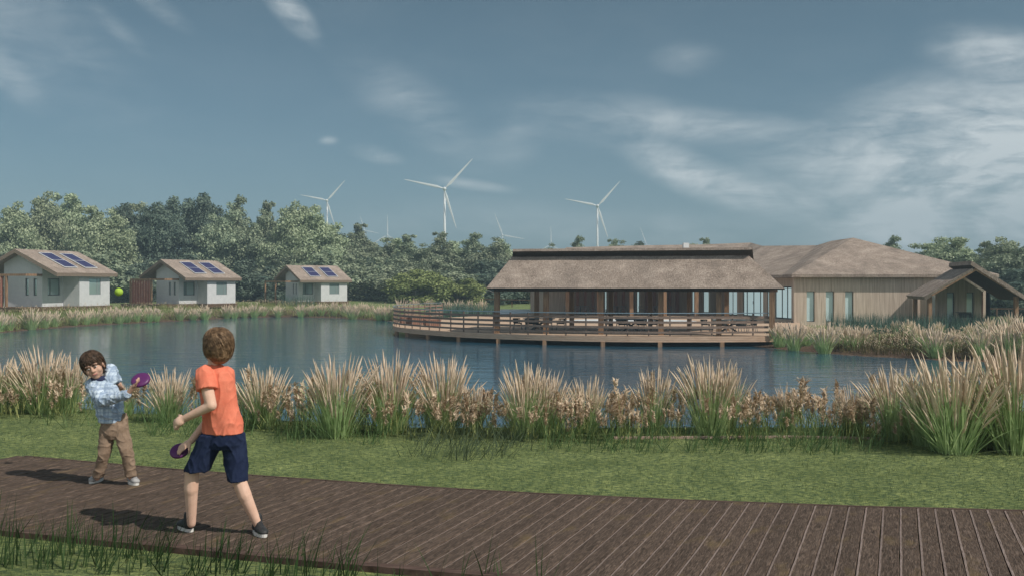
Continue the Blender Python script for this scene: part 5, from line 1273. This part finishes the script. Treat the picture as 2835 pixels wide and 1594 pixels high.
b.cap(J(282,430,.03), J(284,364,.12), .034, .032); b.cap(J(284,364,.12), J(330,440,.20), .031, .022)
hand_shapes(b, J(330,440,.20), (0.3,0.2,-1), (0,1,0), .86, (.7,.7,.7,.7))
for hip, kn, an in ((J(262,745,0), J(247,885,-.04), J(203,1045,0)), (J(352,745,0), J(385,872,-.05), J(412,1040,-.02))):
    b.cap(hip, kn, .036, .034); b.cap(kn, an, .032, .023)
fuse('body', b, M['skin_face'], kid, .0048, 2)
jk = MB()
jk.loft([(J(290,692),.092,.080,YW),(J(288,672),.094,.082,YW),(J(284,650),.106,.092,YW),(J(278,590),.111,.092,YW),(J(258,525),.112,.088,YW),(J(235,470),.106,.080,YW),(J(218,438),.090,.066,YW),(J(212,420),.055,.052,YW)], 32)
jk.cap(J(165,462,-.02), J(232,566,-.15), .052, .048); jk.cap(J(232,566,-.15), J(385,524,-.185), .047, .036)
jk.cap(J(282,430,.02), J(284,362,.12), .054, .047); jk.cap(J(284,362,.12), J(326,432,.195), .045, .034)
fuse('jacket', jk, M['lightblue'], kid, .005, 2, .011, 12.0, 9.0, (1,1,1.2))
cb = MB(); cb.loft([(J(214,438,-.004),.070,.062,YW),(J(212,420,-.006),.063,.060,YW),(J(206,406,-.008),.056,.056,YW)], 24); fuse('collar', cb, M['collar'], kid, .006, 3)
hem = MB(); hem.loft([(J(291,697),.096,.084,YW),(J(289,676),.097,.085,YW)], 30); fuse('hem_band', hem, M['lightblue'], kid, .006, 2)
tr = MB()
tr.loft([(J(296,680),.088,.074,YW),(J(302,730),.096,.080,YW),(J(306,775),.096,.080,YW),(J(308,800),.080,.070,YW)], 28)
tr.loft([(J(272,715,0),.058,.066,0),(J(266,760,0),.060,.068,0),(J(256,830,-.02),.055,.062,0),(J(246,890,-.04),.049,.056,0),(J(226,970,-.02),.044,.050,0),(J(206,1042,0),.040,.048,0)], 24)
tr.loft([(J(345,705,.01),.060,.068,0),(J(354,760,0),.060,.068,0),(J(372,830,-.03),.055,.062,0),(J(386,880,-.05),.050,.056,0),(J(402,970,-.04),.045,.050,0),(J(413,1036,-.02),.043,.049,0)], 24)
tr.loft([(J(362,640,.03),.030,.04,0),(J(364,700,.02),.042,.05,0),(J(362,760,.01),.045,.05,0)], 20)
fuse('trousers', tr, M['khaki'], kid, .005, 3, .0075, 11.0, 13.0, (1,1,1.6))
hair_shape(hc, HB, hs2*1.04, M['hair_dark'], kid, 9, 1.25, 0.5)
face_bits(hc, HB, hs2, kid)
f1 = foot_at(180+200/2.263, 860+1072/2.263); f2 = foot_at(180+425/2.263, 860+1086/2.263)
shoe(kid, f1+Vector((0.0,0.10,0)), (-0.15,-0.95), .165, .085, M['shoe_grey'], .95); shoe(kid, f2+Vector((-0.06,0.085,0)), (0.62,-0.72), .165, .085, M['shoe_grey'], .95)
MB = _MB
disc(J(472,428,-.150), (0.10,-0.66,0.74), .076, 'purple throwing disc held up by the small boy in the blue jacket', 'purple throwing discs')
ball = MB(); q = PD(329, 808, 7.9); ball.ell((0,0,0), (.034,.034,.034), None, 24, 16)
bo = ball.build('tennis_ball', M['ball'], None, True); bo.location = q; tag(bo, 'bright green tennis ball in mid-air above the lake beside the first cabin', 'ball')

# ------------------------------------------------------------------ haze
hz = bpy.data.materials.new('haze_air'); hz.use_nodes = True; n = hz.node_tree; n.nodes.clear()
pv = n.nodes.new('ShaderNodeVolumePrincipled'); pv.inputs['Color'].default_value = (0.62,0.84,0.98,1); pv.inputs['Density'].default_value = 0.00105; pv.inputs['Anisotropy'].default_value = 0.0
om = n.nodes.new('ShaderNodeOutputMaterial'); n.links.new(pv.outputs[0], om.inputs['Volume'])
tag(MB().box((-900,-60,-12),(900,1150,85)).build('haze', hz), 'thin pale blue air haze over the whole scene', 'haze', kind='stuff')
